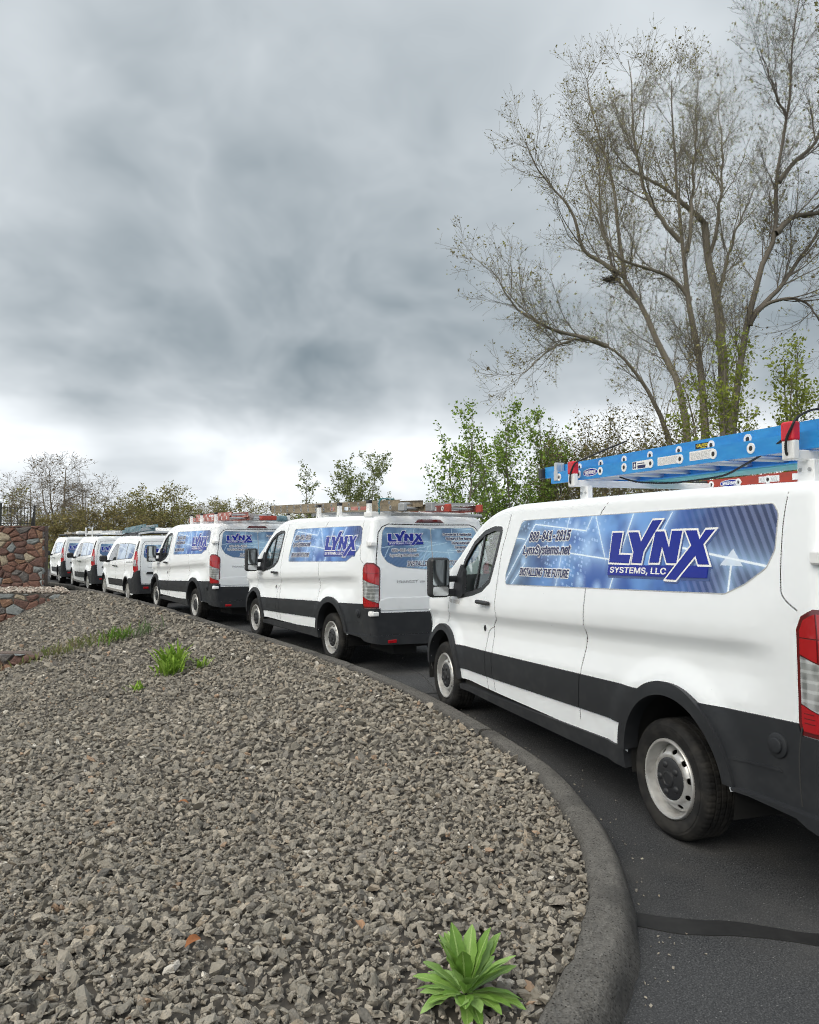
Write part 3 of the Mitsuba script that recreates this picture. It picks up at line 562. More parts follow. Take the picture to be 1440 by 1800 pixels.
class Parts(list):
    def put(s, name, mesh, bsdf, smooth=40, uv=None, label=None):
        base, k, i = name, name, 0
        while any(n == k for n, _, _ in s): i += 1; k = '%s_%03d' % (base, i)
        s.append((k, ply(mesh, bsdf, True if uv is not None else smooth, uv=uv), label)); return k
def wheel_parts(R, rim_r, kind):
    y = [(rim_r + .004, -.022), (rim_r + .012, -.012), (rim_r + .035, -.004), (R * .80, .000), (R * .86, .001), (R * .862, -.002), (R * .90, -.002), (R * .945, -.012), (R * .975, -.022)]
    tr = [(R * .992, -.032)]
    for g0 in (.068, .104, .140, .176): tr += [(R, g0 - .026 - .0), (R, g0 - .003), (R - .010, g0), (R - .010, g0 + .006), (R, g0 + .009)]
    prof = y + [(a, -b if b > 0 else b) for a, b in tr] + [(R, -.208), (R * .975, -.222), (R * .9, -.238), (R * .78, -.240), (rim_r, -.222)]
    pr = np.array(prof); sel = (pr[:, 0] > R * .97)
    def mod(Rr, an, p):
        k = np.arange(len(an)); cut = (k % 5 == 0); sh = (p[:, 1] > -.066) | (p[:, 1] < -.180); c2 = (k % 5 == 2)
        Rr = Rr - .0045 * (cut[:, None] & (sel & sh)[None]) - .003 * (c2[:, None] & (sel & ~sh)[None]); return Rr
    tyre = revolve(prof, 300, mod); v = tyre.vertices; v[:, 2] = np.maximum(v[:, 2], -(R - .003)); tyre.vertices = v
    out = [('tyre', tyre, 'rubber', 32)]
    if kind == 'steel':
        lip = revolve([(rim_r + .006, -.030), (rim_r + .004, -.012), (rim_r - .003, -.004), (rim_r - .012, -.006), (rim_r - .018, -.024), (rim_r - .022, -.070), (rim_r - .036, -.092), (rim_r - .040, -.13), (rim_r + .006, -.2)], 72)
        face = Point(0, 0).buffer(rim_r - .037, 40).difference(Point(0, 0).buffer(.112, 24))
        for k in range(10):
            h = aff.rotate(aff.translate(aff.scale(Point(0, 0).buffer(.016, 6), .82, 1.15), .160, 0), k * 36 + 11, origin=(0, 0)); face = face.difference(h)
        fd = lambda a, b, o: np.stack([a, np.interp(np.hypot(a, b), [0, .11, .125, .138, .152, .172, .19], [-.030, -.030, -.022, -.020, -.026, -.048, -.080]) + o, b], -1)
        disc = shell(face, fd, 0, -.007, .016, flip=True)
        out += [('rim', cat([lip, disc]), 'rim_silver', 40), ('brake_drum', revolve([(0, -.11), (rim_r - .045, -.11), (rim_r - .045, -.2)], 32), 'dark_void', 40)]
        cap = [revolve([(.124, -.034), (.121, -.020), (.105, -.012), (.050, -.010), (.047, -.002), (.036, .000), (.034, -.003), (0, -.003)], 48)]
        for k in range(5):
            a = k * 2 * math.pi / 5 + .3; b = trimesh.creation.icosphere(2, .021); b.apply_scale([1, .55, 1]); b.apply_translation((.083 * math.cos(a), -.012, .083 * math.sin(a))); cap.append(b)
        out.append(('hub_cap', cat(cap), 'cap_black', 40))
    else:
        lip = revolve([(rim_r + .006, -.030), (rim_r + .004, -.010), (rim_r - .004, -.004), (rim_r - .016, -.010), (rim_r - .02, -.06), (rim_r - .03, -.16)], 56)
        face = Point(0, 0).buffer(rim_r - .012, 32)
        for k in range(12):
            a = k * 30; w = aff.rotate(Polygon([(.085, -.006), (rim_r - .035, -.020), (rim_r - .028, .0), (rim_r - .035, .020), (.085, .006)]), a, origin=(0, 0)); face = face.difference(w)
        fd = lambda a, b, o: np.stack([a, np.interp(np.hypot(a, b), [0, .05, .10, rim_r], [-.004, -.006, -.016, -.012]) + o, b], -1)
        out += [('rim', lip, 'rim_silver', 40), ('wheel_cover', shell(face, fd, 0, -.01, .02, flip=True), 'rim_silver', 40), ('brake_drum', revolve([(0, -.07), (rim_r - .025, -.07), (rim_r - .025, -.2)], 24), 'dark_void', 40)]
    return out
def put_wheels(P, R, rim_r, kind, spots):
    ws = wheel_parts(R, rim_r, kind)
    for i, (x, y) in enumerate(spots):
        nm = 'wheel' if i == 0 else 'wheel_%03d' % i
        for part, m, b, sm in ws:
            m = m.copy(); m.apply_transform(trimesh.transformations.rotation_matrix(.35 + i * 1.7, [0, 1, 0])) if part not in ('tyre',) else None
            if y < 0: m.vertices = m.vertices * [-1, -1, 1]
            m.apply_translation((x, y, R - .003)); P.append((nm + '__' + part, ply(m, b, sm), None))
def liner(ax, az, R, y0, y1):
    an = np.radians(np.linspace(-14, 194, 36)); a = np.stack([ax + R * np.cos(an), az + R * np.sin(an)], 1); n = len(a)
    V = np.vstack([np.column_stack([a[:, 0], np.full(n, y1), a[:, 1]]), np.column_stack([a[:, 0], np.full(n, y0), a[:, 1]]), [[ax, y0, az - .1]]]); F = []
    for k in range(n - 1): F += [[k, k + 1, n + k + 1], [k, n + k + 1, n + k], [n + k, n + k + 1, 2 * n]]
    return trimesh.Trimesh(V, F, process=False)
def gap_strip(fn, pts, w=.0055, o=.0012, n=40):
    p = curve(pts, n); poly = LineString(p).buffer(w / 2, cap_style=2)
    return shell(poly, fn, o, -.004, .05)
def rbox(x0, x1, y0, y1, z0, z1, r, n=2):
    b = trimesh.creation.icosphere(n, r); P = [b.vertices + c for c in np.array(np.meshgrid([x0 + r, x1 - r], [y0 + r, y1 - r], [z0 + r, z1 - r])).reshape(3, -1).T]
    return trimesh.convex.convex_hull(np.vstack(P))

def make_transit(WB, long):
    prof = [(.25, .945), (.40, .962), (.52, .972), (.62, .980), (.72, .985), (.82, .984), (.92, .968), (1.0, .956), (1.06, .955), (1.11, .970), (1.165, .997), (1.22, 1.0), (1.30, .994), (1.38, .984), (1.5, .968), (1.7, .938), (1.9, .902), (2.0, .88), (2.2, .83)]
    zt = [(-1.25, 2.025), (-.6, 2.04), (.5, 2.05), (WB - 1.7, 2.05), (WB - 1.25, 2.02), (WB - .95, 1.945), (WB - .3, 1.58), (WB + .15, 1.33), (WB + .5, 1.22), (WB + .85, 1.07), (WB + 1.03, .86)]
    s = Skin(WB, prof, zt, -1.2, WB + 1.02, .11, [(-.06, .38, .56, .70, .024), (WB - .02, .36, .54, .68, .024)], [(.2, 0), (.9, 0.0), (1.2, .005), (1.6, .05), (2.1, .13)], .05, (.46, .41, .34), .085, .018, .9)
    s.flat = PI(*np.array([(.25, .945), (.52, .965), (.8, .972), (1.1, .974), (1.3, .970), (1.5, .955), (1.7, .932), (1.9, .902), (2.0, .88), (2.2, .83)]).T)
    s.lean = PI(np.array([.2, .9, 1.2, 1.6, 2.1, 2.3]), np.array([0, 0, .005, .05, .13, .16]))
    P = Parts(); RA, FA = (-.09, .395), (WB - .03, .365); cuts = [(*RA, .462), (*FA, .455)]
    door = rounded([(WB - 1.371, 1.843), (WB - 1.30, 1.60), (WB - 1.212, 1.376), (WB - 1.05, 1.29), (WB - .83, 1.241), (WB - .45, 1.185), (WB - .40, 1.30), (WB - .55, 1.545), (WB - .76, 1.712), (WB - .99, 1.812), (WB - 1.2, 1.848)], .03)
    body, ws = s.body(cuts, [door], (WB - .93, WB + .06))
    P.put('body', body, 'white_paint', 38); P.put('windscreen', ws, 'window_glass', True)
    dark = [bx(-1.05, WB + .8, -.54, .54, .29, .48), bx(RA[0] + .52, FA[0] - .52, -.93, .93, .285, .42), bx(-1.17, -.62, -.93, .93, .462, .52), bx(WB - 1.52, WB - 1.48, -.86, .86, .4, 1.93), bx(WB + .5, WB + .8, -.7, .7, .3, .6), bx(-1.0, -.3, .15, .5, .20, .32), bx(-.08, .08, -.8, .8, .27, .40)]
    P.put('underbody', cat(dark), 'dark_void')
    P.put('cab_lining', cat([bx(WB - .55, WB + .1, -.80, .80, .5, 1.12), bx(WB - 1.5, WB - .5, -.82, .82, .48, .72), trimesh.creation.cylinder(.19, .03, transform=trimesh.transformations.translation_matrix((WB - .68, .42, 1.16)) @ trimesh.transformations.rotation_matrix(1.0, [0, 1, 0]))]), 'interior_dark')
    for y in (.42, -.42):
        seat = cat([rbox(WB - 1.42, WB - .88, y - .25, y + .25, .70, .92, .07), rbox(WB - 1.46, WB - 1.28, y - .24, y + .24, .85, 1.42, .07), rbox(WB - 1.45, WB - 1.33, y - .13, y + .13, 1.44, 1.64, .05)])
        P.put('seat', seat, 'seat_cloth')
    for fn in (s.side, s.right):
        P.put('window_pane', shell(door.buffer(.02), fn, -.012, None, .05), 'window_glass', True)
        P.put('window_frame', shell(door.buffer(.020).difference(door.buffer(-.024)), fn, .004, -.02, .04), 'cap_black')
        P.put('window_divider', shell(LineString([(WB - .985, 1.80), (WB - .875, 1.26)]).buffer(.016), fn, .0, -.014, .04), 'cap_black')
        P.put('mirror_sail', shell(Polygon([(WB - .36, 1.185), (WB - .56, 1.185), (WB - .62, 1.22), (WB - .585, 1.44), (WB - .50, 1.50), (WB - .38, 1.33)]), fn, .030, -.01, .05), 'black_trim')
    # mirrors
    for sy in (1, -1):
        nm = 'mirror' if sy > 0 else 'mirror_001'; c = np.array([WB - .42, 1.155 * sy, 1.375])
        P.append((nm + '__housing', ply(rbox(c[0] - .045, c[0] + .095, c[1] - .105, c[1] + .105, c[2] - .195, c[2] + .195, .042, 3), 'cap_black', 40), None))
        g = lambda y0, y1, z0, z1: shell(rounded([(c[1] + y0, c[2] + z0), (c[1] + y1, c[2] + z0), (c[1] + y1, c[2] + z1), (c[1] + y0, c[2] + z1)], .02), lambda a, b, o: np.stack([c[0] - .045 - o + 0 * a, a, b], -1), .003, -.01, .05)
        P.append((nm + '__glass', ply(g(-.082, .082, -.075, .172), 'mirror_glass', 40), None)); P.append((nm + '__lower_glass', ply(g(-.080, .080, -.175, -.088), 'mirror_lens', 40), None))
        P.append((nm + '__arm', ply(cat([rbox(c[0] - .02, c[0] + .05, min(c[1] - .08 * sy, .90 * sy), max(c[1] - .08 * sy, .90 * sy), 1.19, 1.26, .02), rbox(c[0] - .02, c[0] + .05, min(c[1] - .08 * sy, .90 * sy), max(c[1] - .08 * sy, .90 * sy), 1.33, 1.39, .02)]), 'black_trim', 40), None))
    # graphics on the side
    if long: win = rounded([(2.0, 1.905), (-.80, 1.93), (-.852, 1.88), (-.852, 1.70), (-.80, 1.61), (-.66, 1.518), (-.53, 1.463), (2.19, 1.366), (2.20, 1.45)], .045); a0, b0, sc = .606, 1.51, 1.0
    else: win = rounded([(1.50, 1.885), (-.80, 1.905), (-.90, 1.87), (-.92, 1.68), (-.83, 1.58), (-.68, 1.49), (-.53, 1.425), (1.62, 1.372), (1.60, 1.48)], .045); a0, b0, sc = .22, 1.485, .98
    ch = chart(s.side, a0, b0)
    fr, uvr = shell(win, s.side, .0025, -.004, .05, uvf=lambda q: np.column_stack([a0 - q[:, 0], q[:, 1] - b0]))
    P.put('side_graphic', fr, 'wrap_print', uv=uvr, label='blue printed panel with white lines and the company emblem in side window recess')
    P.put('window_seal', shell(win.buffer(.004).difference(win.buffer(-.001)), s.side, .0032, -.004, .05), 'print_grey')
    for m, n, b in zip(logo(ch, sc), ('emblem_shadow', 'emblem_outline', 'emblem', 'emblem_lettering'), ('print_shadow', 'print_white', 'print_blue', 'print_white')): P.append(('side_graphic__' + n, ply(m, b, 40), None))
    rows = [('888-841-2815', 1.826, 1.734, .65, .070), ('LynxSystems.net', 1.905, 1.628, .76, .066), ('INSTALLING THE FUTURE', 1.93, 1.456, .80, .056)] if long else [('888-841-2815', 1.43, 1.715, .62, .066), ('LynxSystems.net', 1.49, 1.612, .70, .062), ('INSTALLING THE FUTURE', 1.51, 1.452, .72, .054)]
    for k, (t, x0, z0, w, h) in enumerate(rows):
        a, b = outlined(t, w, h, .16, chart(s.side, x0, z0), .018, .0065, fat=.018)
        sfx = '' if k == 0 else '_%03d' % k
        P.append(('side_graphic__lettering_outline' + sfx, ply(a, 'print_white', 40), None)); P.append(('side_graphic__lettering' + sfx, ply(b, 'print_navy', 40), None))
    P.put('fender_marking', extr(shapely.union_all([sbox(k * .036 + (.03 if k > 1 else 0), 0, k * .036 + .024 + (.03 if k > 1 else 0), .036) for k in range(7)]), chart(s.side, WB - .235, 1.115), .001, .003), 'print_grey')
    # seams
    dB = 0 if long else .0
    B = [(WB - 1.505, 1.965), (WB - 1.47, 1.80), (WB - 1.407, 1.613), (WB - 1.382, 1.192), (WB - 1.404, 1.081), (WB - 1.284, .977), (WB - 1.291, .738), (WB - 1.322, .423)]
    B2 = [(WB - 1.284, .977), (WB - 1.151, .893), (WB - 1.140, .729), (WB - 1.172, .407)]
    Fm = [(WB - .30, 1.20), (WB - .212, 1.155), (WB - .189, 1.022), (WB - .107, .895)]
    x_m = 0 if long else -.50
    M = [(.734 + x_m, 2.0), (.812 + x_m, 1.913), (.874 + x_m, 1.406), (.875 + x_m, 1.2), (.937 + x_m, .845), (.972 + x_m, .483)]
    RS = [(-.925, 1.985), (-.90, 1.8), (-.912, 1.5), (-1.02, 1.412)]
    for fn in (s.side, s.right):
        for ln in (B, B2, Fm, M, RS): P.put('panel_gap', gap_strip(fn, ln), 'dark_gap')
    # black cladding, sill and arches
    TL = Polygon([(-1.012, .89), (-1.012, 1.325), (-1.045, 1.388), (-1.12, 1.425), (-1.22, 1.420), (-1.30, 1.360), (-1.31, 1.32), (-1.29, .835), (-1.03, .835)])
    ct = lambda x: .842 - .0375 * x; cb = lambda x: .595 - .028 * x; sl = lambda x: .478 - .030 * x
    Rout, Fout = Point(*RA).buffer(.525, 40), Point(*FA).buffer(.52, 40)
    ring = lambda c, R, r: Point(*c).buffer(R, 48).difference(Point(*c).buffer(r, 48))
    for fn in (s.side, s.right):
        strip = Polygon([(x, ct(x)) for x in (.1, WB - .1)] + [(x, cb(x)) for x in (WB - .1, .1)]).difference(Rout).difference(Fout)
        lines = [LineString(curve(l, 30)).buffer(.005) for l in (B, B2, M)]
        for l in lines: strip = strip.difference(l)
        for g in getattr(strip, 'geoms', [strip]):
            if g.area > .004: P.put('door_cladding', shell(g, fn, .011, -.004, .05), 'black_trim', 30)
        P.put('sill', shell(Polygon([(.2, sl(.2) - .03), (WB - .3, sl(WB - .3) - .03), (WB - .3, .305), (.2, .305)]).difference(Rout.buffer(-.04)).difference(Fout.buffer(-.04)), fn, .016, -.05, .05), 'black_trim', 30)
        P.put('arch_trim', shell(ring(RA, .525, .452).difference(sbox(-.9, -1, -.09, .475)).difference(sbox(-.1, -1, .9, .43)), fn, .032, -.07, .03), 'black_trim', 30)
        P.put('arch_trim', shell(ring(FA, .515, .445).difference(sbox(FA[0] - .9, -1, FA[0], .40)).difference(sbox(FA[0], -1, FA[0] + .9, .42)), fn, .030, -.07, .03), 'black_trim', 30)
        yy = 1 if fn == s.side else -1
        for c, R in ((RA, .47), (FA, .463)):
            l = liner(*c, R, .52, .955); l.vertices = l.vertices * [1, yy, 1]; P.put('wheel_well', l, 'dark_void')
        uR = s.xr + s.rc - s.rc * np.pi / 2
        qd = Polygon([(-.2, .850), (-1.0, .884), (-1.15, .888), (uR - .04, .84), (uR - .045, .47), (-1.0, .47), (-.2, .465)]).difference(Rout).difference(TL.buffer(.004))
        P.put('rear_quarter_cladding', shell(qd, fn, .012, -.004, .035), 'black_trim', 30)
        P.put('trim_ridge', shell(Polygon([(-.60, .628), (-.90, .644), (-.91, .632), (-.60, .615)]), fn, .018, 0, .05), 'black_trim', 30)
        P.put('panel_gap', gap_strip(fn, [(-1.035, .87), (-1.012, .69), (-1.02, .50)], .007, .0135), 'dark_gap')
        plug = revolve([(.062, -.002), (.060, .008), (.050, .012), (.038, .013), (.037, .022), (.030, .026), (0, .026)], 28); pp = s.side(np.array([-.885]), np.array([.755]), np.array([.012]))[0]
        plug.apply_transform(trimesh.transformations.rotation_matrix(.02, [0, 0, 1])); plug.apply_translation(pp); plug.vertices = plug.vertices * [1, yy, 1]; P.put('bumper_plug', plug, 'black_trim', 30)
        P.put('bumper_step', shell(Polygon([(-.62, .470), (-1.02, .455), (-1.12, .415), (uR - .02, .37), (uR - s.L, .345), (uR - s.L, .475), (-1.12, .486), (-.62, .482)]), fn, .055 if yy > 0 else .0552, -.05, .05), 'black_trim', 30)
        P.put('front_bumper', shell(Polygon([(FA[0] + .46, .32), (s.xn - .03, .32), (s.xn - .03, .66), (FA[0] + .46, .74)]).difference(Fout), fn, .014, -.004, .04), 'black_trim', 30)
        P.put('grille', shell(Polygon([(s.xn - .02, .70), (s.xn - .14, .70), (s.xn - .16, .86), (s.xn - .06, .82)]), fn, .01, -.004, .04), 'cap_black')
        P.put('headlight', shell(rounded([(s.xn - .16, .74), (s.xn - .42, .84), (s.xn - .52, 1.0), (s.xn - .36, .98), (s.xn - .2, .88)], .03), fn, .012, -.004, .04), 'mirror_lens')
        # tail light
        tl = TL
        nm = 'tail_light' if yy > 0 else 'tail_light_001'
        P.append((nm + '__housing', ply(shell(tl, fn, .007, -.01, .03), 'lens_dark_red', 40), None))
        ti = tl.buffer(-.022); hi, lo = (lambda u: 1.215 + (u + 1.0) * .32), (lambda u: .995 + (u + 1.0) * .34)
        band = Polygon([(-.9, hi(-.9)), (-1.5, hi(-1.5)), (-1.5, lo(-1.5)), (-.9, lo(-.9))])
        up = ti.intersection(Polygon([(-.9, hi(-.9) + .008), (-1.5, hi(-1.5) + .008), (-1.5, 2), (-.9, 2)])); dn = ti.intersection(Polygon([(-.9, lo(-.9) - .008), (-1.5, lo(-1.5) - .008), (-1.5, 0), (-.9, 0)]))
        for k, cutx in enumerate(((-.9, -1.125), (-1.133, -1.5))):
            for j, (z0, z1) in enumerate(((1.0, 1.285), (1.291, 1.6))):
                g = up.intersection(sbox(cutx[1], z0, cutx[0], z1))
                if g.area > 1e-4: P.append((nm + '__red_lens' + ('' if k + j == 0 else '_%03d' % (k * 2 + j)), ply(shell(g, fn, .013 - .002 * j, .004, .03), 'lens_red', 40), None))
        tlf = lambda q: q
        mm, uvm = shell(ti.intersection(band), fn, .012, .004, .03, uvf=tlf); P.append((nm + '__clear_lens', ply(mm, 'lens_clear', True, uv=uvm), None))
        P.append((nm + '__red_lens_004', ply(shell(dn, fn, .012, .004, .03), 'lens_red', 40), None))
        for k in range(3): P.append((nm + '__reflector_rib' + ('' if k == 0 else '_%03d' % k), ply(shell(sbox(-1.245, .895 + k * .022, -1.05, .899 + k * .022), fn, .0135, .008, .05), 'lens_dark_red'), None))
        # handles, lock cover, hinges
        hx, hz = WB - 1.175, 1.182; h = rbox(-.125, .125, -.002, .045, -.018, .018, .016); h.vertices = (h.vertices + s.side(np.array([hx]), np.array([hz]), np.array([.012]))[0]) * [1, yy, 1]; P.put('door_handle', h, 'cap_black')
        P.put('handle_cup', shell(aff.scale(Point(hx + .02, hz).buffer(.05, 12), 1.0, 1.0), fn, .0008, -.004, .03), 'white_paint')
        P.put('lock_cover', shell(aff.scale(Point(WB - 1.073, .943).buffer(.022, 10), .9, 1.25), fn, .007, -.004, .03), 'cap_black')
        for z in (1.665, .765):
            hg = cat([bx(-1.215 + s.lean(z), -1.13 + s.lean(z), .895, .955, z - .034, z + .034, .010), bx(-1.245 + s.lean(z), -1.205 + s.lean(z), .845, .935, z - .028, z + .028, .009)]); hg.vertices = hg.vertices * [1, yy, 1]; P.put('hinge', hg, 'powder_white')
    # rear doors
    rd = [(.0, 1.918), (.64, 1.926), (.735, 1.89), (.80, 1.81), (.855, 1.45), (.862, 1.2), (.866, .50), (.80, .478), (0, .474)]
    for sy in (1, -1):
        fr2 = (lambda y, z, o, sy=sy: s.rear(y * sy, z, o))
        nm = 'rear_door' if sy > 0 else 'rear_door_001'
        P.append((nm + '__panel_gap', ply(shell(LineString(rd).buffer(.006, cap_style=2), fr2, .002, -.004, .05), 'dark_gap'), None))
        P.append((nm + '__lower_panel', ply(shell(Polygon([(.006, .482), (.79, .486), (.852, .51), (.852, .775), (.006, .765)]), fr2, .012, -.004, .08), 'black_trim', 30), None))
        P.append((nm + '__swage', ply(shell(rounded([(.02, .80), (.83, .81), (.83, .93), (.70, .965), (.02, .955)], .03), fr2, .010, -.004, .05), 'white_paint', 40), None))
        g = rounded([(.006, 1.872), (.69, 1.884), (.735, 1.83), (.775, 1.58), (.76, 1.52), (.70, 1.435), (.55, 1.365), (.006, 1.315)], .035)
        gm, uvg = shell(g, fr2, .003, -.004, .06, uvf=lambda q, sy=sy: np.column_stack([-q[:, 0] * sy, q[:, 1] - 1.38])); P.append((nm + '__graphic', ply(gm, 'rear_print', True, uv=uvg), 'pale blue printed rear window panel with lettering'))
        P.append((nm + '__window_seal', ply(shell(g.buffer(.005).difference(g), fr2, .0040, -.004, .06), 'print_grey'), None))
    R = s.rear
    for m, n, b in zip(logo(chart(R, .665, 1.648), .535), ('emblem_shadow', 'emblem_outline', 'emblem', 'emblem_lettering'), ('print_shadow', 'print_white', 'print_blue', 'print_white')): P.append(('rear_door__' + n, ply(m, b, 40), None))
    k = 0
    for t, y0, z0, w, h, sh in (('888-841-2815', .615, 1.562, .37, .040, 0), ('LynxSystems.net', .645, 1.500, .43, .036, 0), ('INSTALLING', .40, 1.372, .385, .062, .2)):
        a, b = outlined(t, w, h, sh, chart(R, y0, z0), 0, .005, fat=.0); sfx = '' if k == 0 else '_%03d' % k; k += 1
        P.append(('rear_door__lettering_outline' + sfx, ply(a, 'print_white', 40), None)); P.append(('rear_door__lettering' + sfx, ply(b, 'print_navy', 40), None))
    k = 0
    for t, y0, z0, w, h, sh in (('THE FUTURE', -.03, 1.372, .40, .062, .2), ('Commercial & Residential', -.19, 1.775, .47, .033, 0), ('Burglary & Fire Alarms', -.24, 1.718, .42, .033, 0), ('Home Automation', -.33, 1.660, .33, .033, 0), ('Cameras', -.37, 1.602, .18, .033, 0), ('Wi-Fi', -.40, 1.544, .12, .033, 0)):
        a, b = outlined(t, w, h, sh, chart(R, y0, z0), 0, .005, fat=.02); sfx = '' if k == 0 else '_%03d' % k; k += 1
        P.append(('rear_door_001__lettering_outline' + sfx, ply(a, 'print_white', 40), None)); P.append(('rear_door_001__lettering' + sfx, ply(b, 'print_navy', 40), None))
    P.append(('rear_door__model_badge', ply(cat([extr(text_poly('TRANSIT', .33, .032, .15, bold=False), chart(R, .575, 1.155), 0, .006), extr(text_poly('150', .075, .022, .1, bold=False), chart(R, .215, 1.155), 0, .006)]), 'chrome_grey', 40), None))
    P.append(('rear_door__small_badge', ply(extr(sbox(0, 0, .09, .024).difference(sbox(.006, .005, .084, .019)).union(sbox(.014, .009, .076, .015)), chart(R, .82, .862), 0, .005), 'chrome_grey', 40), None))
    P.put('brake_light', trimesh.convex.convex_hull(np.array([(-1.10, -.17, 1.985), (-1.10, .17, 1.985), (-1.095, -.24, 1.945), (-1.095, .24, 1.945), (-.98, -.17, 2.05), (-.98, .17, 2.05), (-1.0, .22, 1.95), (-1.0, -.22, 1.95), (-1.125, -.16, 1.965), (-1.125, .16, 1.965)])), 'lens_dark_red')
    for sy in (1, -1): P.put('reflector', rbox(-1.262, -1.245, sy * .66 - .065, sy * .66 + .065, .385, .428, .006), 'lens_red')
    put_wheels(P, .345, .226, 'steel', [(0, .965), (WB, .945), (0, -.965), (WB, -.945)])
    return s, P

def make_connect(WB):
    prof = [(.2, .845), (.32, .865), (.45, .88), (.60, .893), (.72, .895), (.85, .889), (.95, .892), (1.05, .902), (1.10, .898), (1.2, .875), (1.4, .84), (1.6, .795), (1.75, .755), (2.2, .70)]
    zt = [(-.92, 1.80), (-.5, 1.83), (.8, 1.84), (WB - 1.4, 1.825), (WB - .95, 1.74), (WB - .35, 1.40), (WB + .05, 1.16), (WB + .4, 1.06), (WB + .75, .92), (WB + .9, .74)]
    s = Skin(WB, prof, zt, -.86, WB + .88, .10, [(0, .34, .42, .58, .03), (WB, .34, .42, .58, .03)], [(.2, 0), (.9, 0), (1.1, .01), (1.5, .07), (1.8, .14), (2.2, .2)], .03, (.30, .24, .24), .08, .02, .78)
    P = Parts(); cuts = [(0, .33, .375), (WB, .33, .375)]; fd = rounded([(1.42, 1.60), (1.40, 1.16), (2.45, 1.09), (2.50, 1.15), (2.15, 1.42), (1.80, 1.585), (1.6, 1.61)], .03)
    body, ws = s.body(cuts, [], (WB - .92, WB + .02))
    P.put('body', body, 'white_paint', 38); P.put('windscreen', ws, 'dark_glass', True)
    P.put('underbody', cat([bx(-.75, WB + .7, -.52, .52, .2, .38), bx(.42, WB - .42, -.83, .83, .2, .32), bx(-.8, -.4, -.82, .82, .28, .4)]), 'dark_void')
    mid = rounded([(1.30, 1.615), (1.28, 1.17), (.32, 1.205), (.30, 1.625)], .03); qr = rounded([(.24, 1.625), (.26, 1.21), (-.42, 1.24), (-.56, 1.36), (-.60, 1.60)], .04)
    for fn in (s.side, s.right):
        P.put('door_window', shell(fd, fn, .002, -.004, .05), 'dark_glass')
        for g, n in ((mid, 'side_window'), (qr, 'quarter_window')):
            m, uv = shell(g, fn, .002, -.004, .05, uvf=lambda q: np.column_stack([.6 - q[:, 0], q[:, 1] - 1.3])); P.put(n, m, 'pale_print', uv=uv)
        for g in (fd, mid, qr): P.put('window_frame', shell(g.buffer(.014).difference(g), fn, .003, -.004, .05), 'cap_black')
        for ln in ([(1.36, 1.66), (1.345, 1.1), (1.42, .7), (1.38, .35)], [(.27, 1.66), (.30, 1.1), (.38, .7), (.40, .62)], [(WB - .48, 1.12), (WB - .36, .8), (WB - .44, .55)]): P.put('panel_gap', gap_strip(fn, ln, .009), 'dark_gap')
        P.put('sliding_rail', shell(Polygon([(.1, 1.125), (-.66, 1.148), (-.66, 1.128), (.1, 1.105)]), fn, .003, -.004, .05), 'dark_gap')
        P.put('door_cladding', shell(rounded([(2.42, .60), (.50, .625), (.44, .44), (2.36, .415)], .03), fn, .014, -.004, .06), 'black_trim', 30)
        P.put('sill', shell(Polygon([(.36, .315), (WB - .36, .31), (WB - .36, .24), (.36, .24)]), fn, .01, -.03, .06), 'rim_silver', 30)
        uR = s.xr + s.rc - s.rc * np.pi / 2
        qd = Polygon([(-.30, .69), (-.55, .70), (-.68, .76), (-.74, .90), (uR - .03, .92), (uR - .06, .55), (uR - .06, .30), (-.28, .30)]).difference(Point(0, .33).buffer(.375, 32)); P.put('rear_quarter_cladding', shell(qd, fn, .012, -.004, .04), 'black_trim', 30)
        P.put('arch_trim', shell(Point(0, .33).buffer(.40, 32).difference(Point(0, .33).buffer(.362, 32)).difference(sbox(-1, -1, 1, .30)), fn, .012, -.06, .03), 'black_trim', 30)
        P.put('arch_trim', shell(Point(WB, .33).buffer(.395, 32).difference(Point(WB, .33).buffer(.362, 32)).difference(sbox(WB - 1, -1, WB + 1, .30)), fn, .010, -.06, .03), 'black_trim', 30)
        P.put('rear_bumper', shell(Polygon([(-.5, .29), (uR - s.L, .29), (uR - s.L, .53), (uR - .06, .545), (-.6, .56)]), fn, .03 if fn == s.side else .0303, -.03, .05), 'black_trim', 30)
        P.put('front_bumper', shell(Polygon([(WB + .42, .28), (s.xn - .03, .28), (s.xn - .03, .5), (WB + .42, .52)]), fn, .012, -.004, .05), 'black_trim', 30)
        P.put('rear_pillar', shell(Polygon([(-.775, 1.40), (-.845, 1.40), (-.855, 1.70), (-.815, 1.70)]), fn, .004, -.004, .05), 'cap_black')
        yy = 1 if fn == s.side else -1; nm = 'tail_light' if yy > 0 else 'tail_light_001'
        tl = Polygon([(-.70, .93), (-.755, 1.20), (-.775, 1.42), (-.84, 1.42), (-.885, 1.20), (-.895, .93), (-.80, .86)])
        P.append((nm + '__red_lens', ply(shell(tl, fn, .016, -.006, .03), 'lens_red', 40), None))
        mm, uvm = shell(Polygon([(-.765, 1.03), (-.785, 1.20), (-.85, 1.20), (-.872, 1.03)]), fn, .021, .01, .03, uvf=lambda q: q); P.append((nm + '__clear_lens', ply(mm, 'lens_clear', True, uv=uvm), None))
        for x in (1.52, 1.22):
            h = rbox(-.10, .10, -.002, .04, -.015, .015, .013); h.vertices = (h.vertices + s.side(np.array([x]), np.array([.985]), np.array([.01]))[0]) * [1, yy, 1]; P.put('door_handle', h, 'cap_black')
        mr = cat([rbox(2.22, 2.36, .95, 1.17, 1.08, 1.27, .06, 3), rbox(2.26, 2.36, .84, .98, 1.06, 1.13, .02)]); mr.vertices = mr.vertices * [1, yy, 1]; P.put('mirror', mr, 'cap_black')
